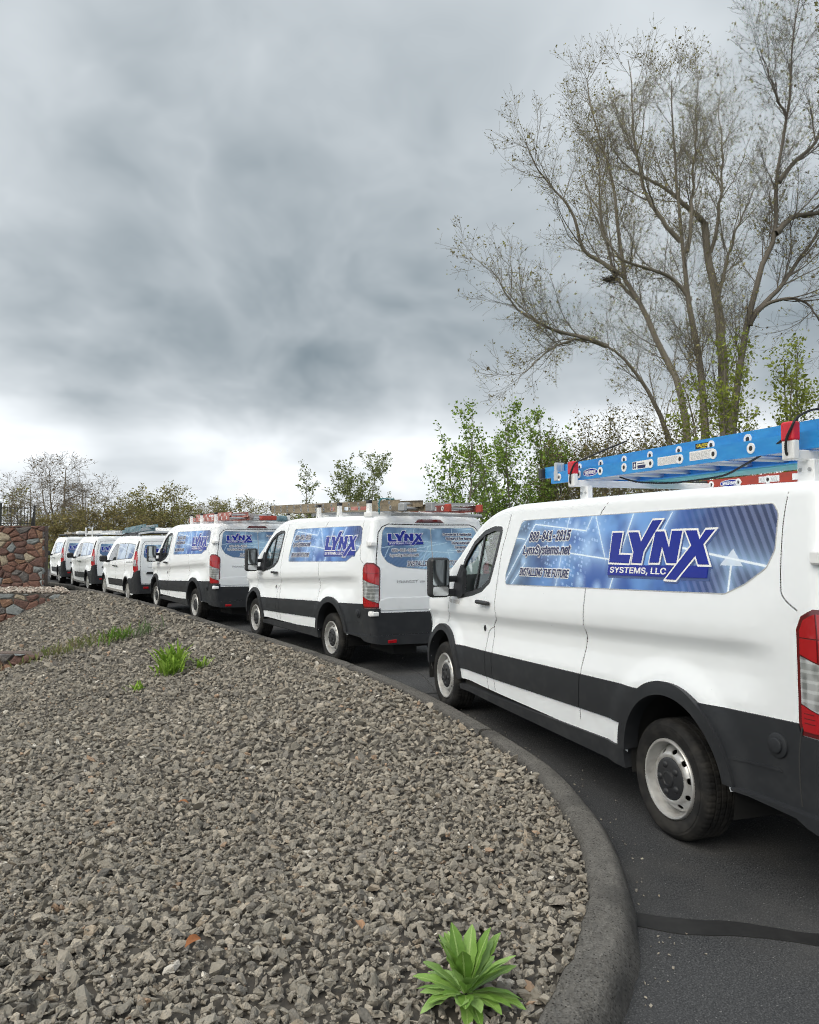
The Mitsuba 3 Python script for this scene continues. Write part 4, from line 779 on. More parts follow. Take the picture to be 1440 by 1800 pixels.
        for c in ((0, .33), (WB, .33)):
            l = liner(*c, .385, .48, .86); l.vertices = l.vertices * [1, yy, 1]; P.put('wheel_well', l, 'dark_void')
        P.put('roof_rail', tube(curve([(-.55, .66 * yy, 1.84), (-.45, .66 * yy, 1.885), (.6, .67 * yy, 1.90), (1.5, .67 * yy, 1.885), (1.65, .67 * yy, 1.83)], 24), .02, 6), 'cap_black')
    R = s.rear
    for sy in (1, -1):
        f2 = (lambda y, z, o, sy=sy: s.rear(y * sy, z, o)); nm = 'rear_door' if sy > 0 else 'rear_door_001'
        g = rounded([(.005, 1.60), (.60, 1.60), (.655, 1.35), (.64, 1.27), (.42, 1.12), (.005, 1.10)], .03)
        gm, uvg = shell(g, f2, .003, -.004, .06, uvf=lambda q, sy=sy: np.column_stack([-q[:, 0] * sy, q[:, 1] - 1.2])); P.append((nm + '__graphic', ply(gm, 'rear_print', True, uv=uvg), None))
        P.append((nm + '__panel_gap', ply(shell(LineString([(0, 1.70), (.60, 1.69), (.67, 1.6), (.745, 1.2), (.75, .60), (.72, .565), (0, .56)]).buffer(.005), f2, .002, -.004, .05), 'dark_gap'), None))
    for m, n, b in zip(logo(chart(R, .60, 1.33), .60), ('emblem_shadow', 'emblem_outline', 'emblem', 'emblem_lettering'), ('print_shadow', 'print_pale', 'print_blue', 'print_white')): P.append(('rear_door__' + n, ply(m, b, 40), None))
    P.append(('rear_door__handle_bar', ply(shell(rounded([(.60, .815), (.56, .875), (-.56, .875), (-.60, .815)], .012), R, .03, -.004, .1), 'cap_black'), None))
    P.append(('rear_door__model_badge', ply(extr(text_poly('TRANSIT CONNECT', .40, .026, .1, bold=False), chart(R, .56, .985), 0, .005), 'chrome_grey', 40), None))
    P.append(('number_plate__plate', ply(shell(rounded([(.155, .635), (.155, .795), (-.155, .795), (-.155, .635)], .012), R, .010, 0, .1), 'plate_blue'), None))
    P.append(('number_plate__characters', ply(extr(shapely.union_all([sbox(k * .042 + (.02 if k > 1 else 0), 0, k * .042 + .028 + (.02 if k > 1 else 0), .07) for k in range(6)]), chart(R, .128, .68), .009, .012), 'print_navy'), None))
    for sy in (1, -1): P.put('reflector', rbox(-.902, -.885, sy * .60 - .07, sy * .60 + .07, .425, .475, .006), 'lens_red')
    put_wheels(P, .322, .212, 'cover', [(0, .875), (WB, .87), (0, -.875), (WB, -.87)])
    return s, P

def pose(x, y, h, dz=0.0):
    return T().translate([x, y, dz]).rotate([0, 0, 1], math.degrees(h))
def place_van(key, P, to, label, group):
    for n, d, lab in P:
        k = add(key + '__' + n, d, to)
        if lab: labels[k] = {'label': lab}
    tag(key, label, 'van', group)
VAN = {'lead': pose(2.43, 5.035, 1.889), 'second': pose(-.272, 11.752, 2.091, .025), 'third': pose(-3.705, 17.321, 2.122, .03)}
sk_long, P_long = make_transit(3.749, True)
sk_mid, P_mid = make_transit(3.30, False)
sk_con, P_con = make_connect(3.06)
G1, G2 = 'large white panel vans parked in line along the kerb', 'small white vans parked in line along the kerb'
place_van('panel_van', P_long, VAN['lead'], 'nearest and longest white panel van, carrying the bright blue ladder, cut off at right edge', G1)
place_van('panel_van_001', P_mid, VAN['second'], 'white panel van carrying the weathered brown ladder, directly ahead of the nearest van', G1)
place_van('panel_van_002', P_mid, VAN['third'], 'white panel van carrying a faded red ladder, just behind the three small vans', G1)
CON = [pose(-7.044, 22.498, 2.136), pose(-10.121, 27.385, 2.132), pose(-13.245, 32.308, 2.101)]
for k, (to, lab) in enumerate(zip(CON, ('small white van with slate blue ladder on its roof, just ahead of the red-ladder van', 'small white van with upright white rack posts, middle of the three small vans', 'farthest small white van, partly hidden behind the tall stone wall'))):
    place_van('compact_van' if k == 0 else 'compact_van_%03d' % k, P_con, to, lab, G2)

# ------------------------------------------------------------------ roof racks and ladders
def channel(x0, x1, y, z, h, fl, th=.005, inward=-1):
    yy = [y, y + inward * th]
    return cat([bx(x0, x1, min(yy), max(yy), z - h / 2, z + h / 2), bx(x0, x1, min(y, y + inward * fl), max(y, y + inward * fl), z + h / 2 - th, z + h / 2 + .001), bx(x0, x1, min(y, y + inward * fl), max(y, y + inward * fl), z - h / 2 - .001, z - h / 2 + th)])
def ladder_section(key, to, x0, x1, yn, w, z, h, m, first, names=('rail', 'rung'), ring='print_white', fl=.030, drop=0.0):
    for y, inw in ((yn, -1), (yn - w, 1)):
        add(key + '__rail', ply(channel(x0, x1, y, z, h, fl, .005, inw), m), to)
    x = first
    while x > x0 + .04:
        add(key + '__rung', ply(tube([(x, yn - .003, z - drop), (x, yn - w + .003, z - drop)], .0165, 10), 'bare_aluminium', 40), to)
        rg = [trimesh.creation.annulus(.015, .030, .006, sections=16)]; rg[0].apply_transform(trimesh.transformations.rotation_matrix(math.pi / 2, [1, 0, 0])); rg[0].apply_translation((x, yn + .002, z))
        d = trimesh.creation.cylinder(.0165, .004, 12); d.apply_transform(trimesh.transformations.rotation_matrix(math.pi / 2, [1, 0, 0])); d.apply_translation((x, yn + .0015, z))
        k = add(key + '__rung_end', ply(rg[0], ring, 40), to); add(k + '__hole', ply(d, 'dark_gap'), to)
        x -= .3055
def sticker(key, to, name, x0, x1, z0, z1, y, m, marks=None, mm=None):
    k = add(key + '__' + name, ply(bx(x1, x0, y, y + .0015, z0, z1), m), to)
    if marks is not None: add(k + '__print', ply(extr(marks, lambda a, b, o: np.stack([x0 - a, y + .0012 + o, z0 + b], -1), 0, .0013), mm), to)
    return k
def fine_print(w, h, rows, seed):
    r = np.random.default_rng(seed); g = []
    for k in range(rows):
        x = .05 * w
        while x < w * .9:
            l = r.uniform(.03, .12) * w; g.append(sbox(x, h * (.1 + .82 * k / rows), min(x + l, w * .95), h * (.1 + .82 * (k + .45) / rows))); x += l + .025 * w
    return shapely.union_all(g)
def oval_mark(key, to, x0, x1, z, h, y, text):
    w = x0 - x1; o = aff.scale(Point(w / 2, h / 2).buffer(.5, 24), w, h); k = add(key + '__maker_label', ply(extr(o, lambda a, b, q: np.stack([x0 - a, y + q, z - h / 2 + b], -1), 0, .0012), 'print_white'), to)
    add(k + '__oval', ply(extr(aff.scale(o, .95, .84), lambda a, b, q: np.stack([x0 - a, y + q, z - h / 2 + b], -1), .001, .002), 'print_blue'), to)
    t = aff.translate(text_poly(text, w * .74, h * .44, .1, fat=.02), w * .12, h * .28); k2 = add(k + '__lettering', ply(extr(t, lambda a, b, q: np.stack([x0 - a, y + q, z - h / 2 + b], -1), .0018, .003), 'print_white'), to)

# nearest van: two white cross bars with red and white end stops
to = VAN['lead']; K = 'roof_rack'
tag(K, 'white cross bar rack with red and white end stops on the nearest van', 'roof rack')
for x in (1.29, -.85):
    add(K + '__crossbar', ply(rbox(x - .025, x + .025, -.84, .83, 2.147, 2.197, .006, 1), 'powder_white', 30), to)
    for y in (.72, -.72):
        k = add(K + '__foot', ply(cat([bx(x - .055, x + .055, y - .022, y + .022, 1.99, 2.15, .004), bx(x - .075, x + .075, y - .045, y + .045, 1.965, 2.03, .004)]), 'powder_white'), to)
        for dx in (-.03, .03): add(k + '__bolt', ply(trimesh.creation.cylinder(.010, .012, 10, transform=trimesh.transformations.translation_matrix((x + dx, y + .024, 2.10)) @ trimesh.transformations.rotation_matrix(math.pi / 2, [1, 0, 0])), 'dull_aluminium'), to)
    k = add(K + '__end_stop', ply(rbox(x - .040, x + .040, .812, .855, 2.145, 2.247, .010, 2), 'powder_white', 30), to); labels[k] = {'label': 'white lower half of the end stop'}
    k = add(K + '__end_stop', ply(rbox(x - .042, x + .042, .806, .860, 2.238, 2.338, .014, 2), 'cap_red', 30), to); labels[k] = {'label': 'red upper half of the end stop'}
    add(K + '__end_stop_hole', ply(trimesh.creation.cylinder(.009, .004, 12, transform=trimesh.transformations.translation_matrix((x, .856, 2.175)) @ trimesh.transformations.rotation_matrix(math.pi / 2, [1, 0, 0])), 'dark_gap'), to)
K = 'extension_ladder'; tag(K, 'bright blue extension ladder with white rung ends lying on the nearest van', 'ladder', None)
ladder_section(K, to, -3.05, 1.80, .745, .54, 2.248, .086, 'fibre_blue', 1.66, drop=.018)
ladder_section(K, to, -2.8, 2.03, .680, .42, 2.312, .088, 'fibre_blue', 1.757)
add(K + '__end_cap', ply(rbox(2.02, 2.085, .66, .715, 2.262, 2.350, .012), 'cap_black', 30), to); add(K + '__end_cap', ply(rbox(2.02, 2.085, .245, .30, 2.262, 2.350, .012), 'cap_black', 30), to)
add(K + '__clip', ply(cat([bx(1.685, 1.725, .70, .756, 2.30, 2.368), bx(1.675, 1.735, .748, .754, 2.225, 2.305), bx(1.68, 1.73, .69, .71, 2.30, 2.366)]), 'bare_aluminium'), to)
oval_mark(K, to, 1.292, 1.085, 2.250, .058, .7455, 'WERNER')
sticker(K, to, 'label_sheet', .645, .435, 2.222, 2.276, .7455, 'print_white', shapely.union_all([sbox(.06, .004, .15, .026), sbox(.005, .008, .045, .05).difference(sbox(.018, .016, .035, .04)), sbox(.06, .034, .14, .040)]), 'print_navy')
sticker(K, to, 'label_sheet', .362, .140, 2.224, 2.278, .7455, 'print_white', fine_print(.222, .054, 6, 3), 'print_grey')
sticker(K, to, 'label_sheet', .042, -.178, 2.226, 2.282, .7455, 'print_white', fine_print(.22, .056, 6, 4), 'print_grey')
k = sticker(K, to, 'warning_label', .070, -.078, 2.300, 2.336, .6805, 'print_black', aff.translate(text_poly('CAUTION', .12, .016, 0, fat=.02), .014, .014).union(sbox(.05, .005, .10, .008)), 'print_yellow'); labels[k] = {'label': 'black and yellow CAUTION label on the upper rail'}
sticker(K, to, 'label_sheet', -.93, -1.02, 2.315, 2.335, .6805, 'print_white')
tag('board', 'teal green fibreglass board lying between the blue and red ladders on nearest van', 'board')
add('board', ply(cat([bx(-2.6, 1.62, -.10, .17, 2.200, 2.206), bx(-2.6, 1.62, -.10, -.094, 2.200, 2.235), bx(-2.6, 1.62, .164, .17, 2.200, 2.235)]), 'fibre_teal'), to)
K = 'extension_ladder_001'; tag(K, 'orange red ladder on the far side of the nearest van roof', 'ladder')
ladder_section(K, to, -2.9, 1.38, -.40, .40, 2.185, .078, 'fibre_red', 1.26)
add(K + '__foot', ply(cat([bx(1.30, 1.46, -.405, -.36, 2.13, 2.22, .01), bx(1.30, 1.46, -.80, -.755, 2.13, 2.22, .01)]), 'cap_black'), to)
oval_mark(K, to, 1.16, .92, 2.185, .055, -.3995, 'WERNER')
sticker(K, to, 'label_sheet', .74, .54, 2.165, 2.21, -.3995, 'print_white', fine_print(.2, .045, 4, 5), 'print_grey'); sticker(K, to, 'label_sheet', .42, .25, 2.165, 2.21, -.3995, 'print_white', sbox(.05, .006, .15, .03), 'print_navy')
CORDS = [([(1.02, .60, 2.205), (.82, .58, 2.155), (.4, .56, 2.125), (0, .58, 2.13), (-.35, .66, 2.18), (-.70, .75, 2.262)], 'black elastic cord drooping along under the blue ladder'),
         ([(-.70, .75, 2.262), (-.76, .70, 2.17), (-.82, .66, 2.10), (-.80, .64, 2.06)], 'short black cord hanging from the ladder by the rear end stop'),
         ([(1.285, .862, 2.176), (1.27, .868, 2.235), (1.235, .850, 2.315), (1.18, .76, 2.365), (1.0, .55, 2.47)], 'black cord over the front end stop with its hook in the air'),
         ([(-.852, .862, 2.176), (-.862, .872, 2.24), (-.90, .86, 2.325), (-.905, .80, 2.375), (-.90, .70, 2.40)], 'black cord over the rear end stop of the nearest van')]
for i, (p, lab) in enumerate(CORDS):
    k = add('elastic_cord', ply(tube(curve(p, 30), .0065, 6), 'cord_black', 40), to); tag(k, lab, 'cord')
for p in ([(-.90, .70, 2.40), (-.87, .66, 2.435), (-.82, .58, 2.455), (-.81, .57, 2.50)], [(-.90, .70, 2.40), (-.93, .67, 2.44), (-.98, .63, 2.47), (-1.0, .63, 2.53)]):
    add('elastic_cord_003__hook', ply(tube(curve(p, 14), .008, 6), 'cord_black', 40), to)

def tapered_post(x, y, z0, z1, w0=.075, w1=.035):
    P = [(x + sx * w, y + sy * .02, z) for w, z in ((w0, z0), (w1, z1)) for sx in (-1, 1) for sy in (-1, 1)]
    return trimesh.convex.convex_hull(np.array(P))
# second van
to = VAN['second']; K = 'roof_rack_001'; tag(K, 'white rack with tall tapered side posts and a rear roller bar on the second van', 'roof rack')
for x in (.84, .10, -.84):
    add(K + '__crossbar', ply(bx(x - .025, x + .025, -.80, .80, 2.055, 2.10, .006), 'powder_white', 30), to)
    for y in (.79, -.79):
        k = add(K + '__post', ply(tapered_post(x, y, 1.94, 2.21), 'powder_white'), to); add(k + '__cap', ply(rbox(x - .04, x + .04, y - .028, y + .028, 2.205, 2.25, .008, 1), 'cap_black'), to)
        add(k + '__mark', ply(trimesh.creation.cylinder(.018, .004, 12, transform=trimesh.transformations.translation_matrix((x, y + math.copysign(.021, y), 2.05)) @ trimesh.transformations.rotation_matrix(math.pi / 2, [1, 0, 0])), 'cap_black'), to)
add(K + '__roller', ply(tube([(-1.0, .62, 2.055), (-1.0, -.92, 2.055)], .026, 12), 'dull_aluminium', 40), to)
add(K + '__roller_bracket', ply(bx(-1.04, -.82, .56, .86, 2.02, 2.085, .006), 'powder_white'), to)
for y in (.3, -.55): add(K + '__roller_stay', ply(bx(-1.0, -.84, y - .015, y + .015, 2.02, 2.05), 'dull_aluminium'), to)
K = 'extension_ladder_002'; tag(K, 'weathered brown fibreglass extension ladder on the second van, leaning over its windscreen', 'ladder')
t2 = to.translate([.8, 0, 2.20]).rotate([0, 1, 0], -1.15)
ladder_section(K, t2, -2.42, 2.36, .70, .42, -.022, .085, 'fibre_brown', 2.2, ring='dull_aluminium')
ladder_section(K, t2, -2.25, 2.50, .665, .35, .036, .082, 'fibre_brown', 2.3, ring='dull_aluminium')
add(K + '__end_cap', ply(bx(2.48, 2.54, .62, .675, -.01, .08, .01), 'cap_black'), t2)
add(K + '__end_bracket', ply(bx(-2.45, -2.30, .66, .72, -.07, .03, .012), 'dull_aluminium'), t2); add(K + '__end_bracket', ply(bx(-2.50, -2.34, .28, .34, -.07, .05, .012), 'dull_aluminium'), t2)
for x0, x1, m in ((-.18, -.33, 'fibre_faded_red'), (-.68, -.80, 'print_pale'), (-.90, -1.12, 'fibre_faded_red'), (-1.2, -1.44, 'fibre_faded_red')): sticker(K, t2, 'label_sheet', x0, x1, -.045, .005, .7005, m)
k = add('strap', ply(tube(curve([(-1.03, .74, 2.04), (-1.04, .745, 2.15), (-1.03, .735, 2.22), (-1.02, .69, 2.262), (-1.0, .5, 2.262)], 16), .010, 6), 'cord_teal', 40), to); tag(k, 'dark teal strap tied round the brown ladder at its rear', 'strap')
K = 'step_ladder'; tag(K, 'red and grey ladder at the right rear of the second van roof', 'ladder')
ladder_section(K, to, -1.28, 1.2, -.18, .50, 2.145, .085, 'fibre_dark_red', 1.0)
oval_mark(K, to, -.62, -.85, 2.145, .05, -.1795, 'WERNER')
sticker(K, to, 'label_sheet', -.5, -.98, 2.118, 2.172, -.1798, 'print_grey')
add(K + '__foot', ply(cat([bx(-1.36, -1.24, -.19, -.14, 2.09, 2.20, .01), bx(-1.36, -1.24, -.70, -.65, 2.09, 2.20, .01)]), 'fibre_red'), to)
add(K + '__back_frame', ply(cat([bx(-1.25, 1.1, -.26, -.23, 2.195, 2.225), bx(-1.25, 1.1, -.63, -.60, 2.195, 2.225), *[bx(x - .02, x + .02, -.62, -.24, 2.2, 2.22) for x in (-1.2, -.6, 0, .6)]]), 'dull_aluminium'), to)
for i, (y, z, r_) in enumerate(((.15, 2.135, .028), (.06, 2.13, .02), (.45, 2.125, .024))):
    k = add('conduit_pipe', ply(tube([(1.9, y, z), (-1.45 + .2 * i, y, z)], r_, 10), 'dull_aluminium', 40), to); tag(k, ('thickest grey pipe in the middle of the second van roof', 'thinnest grey pipe beside the red ladder on the second van roof', 'grey pipe nearest the brown ladder on the second van roof')[i], 'pipe', 'grey pipes on the second van roof')
# third van
to = VAN['third']; K = 'roof_rack_002'; tag(K, 'white rack with three black tipped posts a side on the third van', 'roof rack')
for x in (.86, .12, -.84):
    add(K + '__crossbar', ply(bx(x - .025, x + .025, -.80, .80, 2.055, 2.10, .006), 'powder_white', 30), to)
    for y in (.79, -.79):
        k = add(K + '__post', ply(tapered_post(x, y, 1.94, 2.235), 'powder_white'), to); add(k + '__cap', ply(rbox(x - .04, x + .04, y - .028, y + .028, 2.23, 2.27, .008, 1), 'cap_black'), to)
add(K + '__roller', ply(tube([(-1.0, .70, 2.055), (-1.0, -.90, 2.055)], .026, 12), 'bare_aluminium', 40), to)
K = 'extension_ladder_003'; tag(K, 'faded red fibreglass ladder along the left of the third van roof', 'ladder')
ladder_section(K, to, -1.40, 1.35, .70, .42, 2.150, .086, 'fibre_faded_red', 1.2); ladder_section(K, to, -1.42, .95, .665, .35, 2.215, .100, 'fibre_faded_red', .8)
sticker(K, to, 'label_sheet', .0, -.3, 2.19, 2.235, .6655, 'print_pale'); sticker(K, to, 'label_sheet', -.5, -.7, 2.125, 2.165, .7005, 'print_pale')
K = 'step_ladder_001'; tag(K, 'grey aluminium ladder with a red foot on the right of the third van roof', 'ladder')
ladder_section(K, to, -1.30, 1.1, .16, .46, 2.15, .08, 'dull_aluminium', .9, ring='dull_aluminium'); ladder_section(K, to, -1.20, 1.1, .12, .38, 2.215, .07, 'dull_aluminium', .8, ring='dull_aluminium')
add(K + '__foot', ply(bx(-1.36, -1.18, -.32, .0, 2.11, 2.20, .01), 'fibre_red'), to)
k = add('tool_roll', ply(rbox(-.95, -.2, -.74, -.50, 2.10, 2.22, .05, 2), 'fibre_slate', 40), to); tag(k, 'blue grey roll lying at the right of the third van roof', 'roll')
# the three small vans
to = CON[0]; K = 'roof_rack_003'; tag(K, 'dark cross bars with chrome tube on the nearest small van', 'roof rack')
for x in (.95, -.25): add(K + '__crossbar', ply(bx(x - .03, x + .03, -.74, .74, 1.905, 1.94, .008), 'cap_black'), to)
add(K + '__tube', ply(tube(curve([(-.52, .72, 1.90), (-.56, .3, 1.955), (-.56, -.3, 1.955), (-.52, -.72, 1.90)], 16), .025, 8), 'bare_aluminium', 40), to)
K = 'extension_ladder_004'; tag(K, 'slate blue ladder raised on the nearest small van', 'ladder')
t4 = to.translate([0, 0, 2.05]).rotate([0, 1, 0], 2.0)
ladder_section(K, t4, -.35, 1.9, .62, .40, -.02, .10, 'fibre_slate', 1.8, ring='dull_aluminium'); ladder_section(K, t4, -.75, 1.7, .585, .33, .05, .085, 'fibre_slate', 1.6, ring='dull_aluminium')
K = 'step_ladder_002'; tag(K, 'white and orange ladder end at the right of the nearest small van roof', 'ladder')
ladder_section(K, to.translate([0, 0, 2.02]).rotate([0, 1, 0], -1.5), -.8, 1.6, -.22, .42, 0, .085, 'powder_white', 1.4); add(K + '__foot', ply(bx(-.92, -.74, -.64, -.22, 1.99, 2.11, .015), 'fibre_red'), to)
to = CON[1]; K = 'roof_rack_004'; tag(K, 'white rack with two upright posts on the middle small van', 'roof rack')
for x in (1.05, -.1):
    add(K + '__crossbar', ply(bx(x - .03, x + .03, -.76, .76, 1.915, 1.955, .008), 'powder_white'), to)
    for y in (.76, -.76): add(K + '__post', ply(bx(x - .028, x + .028, y - .02, y + .02, 1.84, 2.16, .006), 'powder_white'), to)
K = 'extension_ladder_005'; tag(K, 'white ladder flat on the middle small van roof', 'ladder')
ladder_section(K, to, -.85, 1.6, .60, .42, 2.0, .085, 'powder_white', 1.5); ladder_section(K, to, -.9, 1.2, .02, .42, 2.0, .085, 'bare_aluminium', 1.1)
to = CON[2]; K = 'roof_rack_005'; tag(K, 'black low rack on the farthest small van', 'roof rack')
for x in (1.0, -.3): add(K + '__crossbar', ply(bx(x - .03, x + .03, -.74, .74, 1.905, 1.945, .008), 'cap_black'), to)
add(K + '__side_rail', ply(bx(-.75, 1.4, .70, .74, 1.92, 1.96, .008), 'cap_black'), to)
K = 'extension_ladder_006'; tag(K, 'old brown ladder on the farthest small van', 'ladder')
ladder_section(K, to, -.5, 1.7, .5, .40, 2.0, .085, 'fibre_brown', 1.6)
k = add('tool_roll_001', ply(rbox(-.6, .4, -.55, -.15, 1.95, 2.10, .06, 2), 'interior_dark', 40), to); tag(k, 'black bundle tied on the farthest small van roof', 'roll')
k = add('tool_roll_002', ply(rbox(-.7, -.2, .0, .3, 1.95, 2.07, .05, 2), 'powder_white', 40), to); tag(k, 'small white bundle on the farthest small van roof', 'roll')


# ------------------------------------------------------------------ trees, shrubs and weeds
class Wood:
    def __init__(s, seed): s.r = np.random.default_rng(seed); s.tubes = {}; s.tips = []
    def put(s, part, pts, rad, k): s.tubes.setdefault(part, []).append((np.asarray(pts, float), np.asarray(rad, float), k))
    def branch(s, p, d, L, r0, level, cfg, part):
        r = s.r; n = max(3, int(round(L / cfg['seg'][level]))); pts, rad = [np.array(p, float)], [r0]; d = np.array(d, float) / np.linalg.norm(d); dirs = [d]
        for i in range(n):
            d = d + r.normal(0, cfg['wig'][level], 3) + np.array([0, 0, cfg['up'][level]]); d /= np.linalg.norm(d)
            pts.append(pts[-1] + d * L / n); rad.append(max(cfg.get('rmin', .004), r0 * (1 - .75 * (i + 1) / n))); dirs.append(d)
        s.put(part, pts, rad, cfg['sides'][level]); s.kids(np.array(pts), np.array(rad), np.array(dirs), L, level, cfg)
    def kids(s, pts, rad, dirs, L, level, cfg, t0=None):
        r = s.r
        if level >= cfg['levels'] or level >= cfg.get('leaf_from', cfg['levels']):
            for i in range(1, len(pts)): s.tips.append((pts[i], dirs[i]))
            if level >= cfg['levels']: return
        m = max(1, int(L * cfg['dens'][level] + r.uniform(0, 1)))
        for _ in range(m):
            t = r.uniform(cfg['t0'][level] if t0 is None else t0, 1.0); f = t * (len(pts) - 1); i = min(int(f), len(pts) - 2); p = pts[i] + (pts[i + 1] - pts[i]) * (f - i); d = dirs[i]
            a = math.radians(r.normal(cfg['ang'][level], 9)); e = r.normal(0, 1, 3); e -= d * (e @ d); e /= np.linalg.norm(e) + 1e-9
            nd = d * math.cos(a) + e * math.sin(a)
            l = cfg['len'][level] * r.uniform(.55, 1.25) * (1 - .58 * t)
            rr = min(rad[i] * .6, cfg['rk'] * l)
            s.branch(p, nd, l, rr, level + 1, cfg, 'branches' if level == 0 else 'twigs')
    def limb(s, pts, r0, cfg, part, n=26, r1=.3, t0=.25):
        p = curve(pts, n); w = meshkit.fbm(np.column_stack([np.arange(n) * .35, np.full(n, r0 * 91), np.zeros(n)]), 3, 3) - .5; p[1:-1, 0] += w[1:-1] * .22
        rad = r0 * (1 - (1 - r1) * np.linspace(0, 1, n) ** .75); d = np.gradient(p, axis=0); d /= np.linalg.norm(d, axis=1, keepdims=True)
        s.put(part, p, rad, 9); s.kids(p, rad, d, np.linalg.norm(np.diff(p, axis=0), axis=1).sum(), 0, cfg, t0)
    def mesh(s, part, c0, c1):
        Vs, Fs, Cs, n0 = [], [], [], 0
        for p, rad, k in s.tubes[part]:
            n = len(p); t = np.gradient(p, axis=0); t /= np.linalg.norm(t, axis=1, keepdims=True) + 1e-9
            ref = np.array([.31, .95, .05]); a = np.cross(t, ref); a /= np.linalg.norm(a, axis=1, keepdims=True) + 1e-9; b = np.cross(t, a); an = np.arange(k) * 2 * np.pi / k
            rr = rad[:, None] * (1 + (.12 * np.sin(an * 3 + p[:, :1] * 5) if k > 6 else 0))
            V = p[:, None] + rr[..., None] * (np.cos(an)[None, :, None] * a[:, None] + np.sin(an)[None, :, None] * b[:, None])
            i, j = np.meshgrid(np.arange(n - 1), np.arange(k), indexing='ij'); j2 = (j + 1) % k; q = np.stack([i * k + j, i * k + j2, (i + 1) * k + j2, (i + 1) * k + j], -1).reshape(-1, 4)
            Vs.append(V.reshape(-1, 3)); Fs.append(np.vstack([q[:, [0, 1, 2]], q[:, [0, 2, 3]]]) + n0); n0 += n * k
            f = np.clip(meshkit.noise(V.reshape(-1, 3) * 2.3, 4) * .8 + s.r.uniform(-.1, .3), 0, 1)[:, None]; Cs.append(np.array(c0) * (1 - f) + np.array(c1) * f)
        return trimesh.Trimesh(np.vstack(Vs), np.vstack(Fs), process=False), np.vstack(Cs)
    def leaves(s, per, size, spread, cols, seed, keep=1.0, droop=.3, long=1.5):
        r = np.random.default_rng(seed); P = np.array([t[0] for t in s.tips]); D = np.array([t[1] for t in s.tips])
        if keep < 1: k = r.uniform(0, 1, len(P)) < keep; P, D = P[k], D[k]
        P = np.repeat(P, per, 0) + r.normal(0, spread, (len(P) * per, 3)); D = np.repeat(D, per, 0); n = len(P)
        a = D * .5 + r.normal(0, .7, (n, 3)) - np.array([0, 0, droop]); a /= np.linalg.norm(a, axis=1, keepdims=True); b = np.cross(a, r.normal(0, 1, (n, 3))); b /= np.linalg.norm(b, axis=1, keepdims=True) + 1e-9
        sz = size * r.lognormal(0, .3, n)[:, None]
        V = np.stack([P, P + a * sz * long * .5 + b * sz * .5, P + a * sz * long, P + a * sz * long * .5 - b * sz * .5], 1).reshape(-1, 3)
        F = (np.arange(n) * 4)[:, None, None] + np.array([[0, 1, 2], [0, 2, 3]]); c = np.array(cols)[r.integers(0, len(cols), n)] * r.uniform(.7, 1.25, (n, 1))
        return trimesh.Trimesh(V, F.reshape(-1, 3), process=False), np.repeat(c, 4, 0)
BARK, BARK2 = (.13, .115, .094), (.31, .28, .235)
def tree_parts(w, leaves, c0=BARK, c1=BARK2, crown='leaves'):
    out = []
    for part in w.tubes:
        m, c = w.mesh(part, c0, c1); out.append((part, ply(m, 'bark_vc', True, color=c)))
    if leaves is not None: out.append((crown, ply(leaves[0], 'leaf_vc', False, color=leaves[1])))
    return out
def place_tree(key, parts, to, label, group=None, cat_='tree'):
    k, i = key, 0
    while k in labels: i += 1; k = '%s_%03d' % (key, i)
    for n, d in parts:
        q = add(k + '__' + n, d, to)
        if n in ('twigs', 'leaves', 'branches', 'blades'): labels[q] = {'kind': 'stuff'}
    tag(k, label, cat_, group); return k
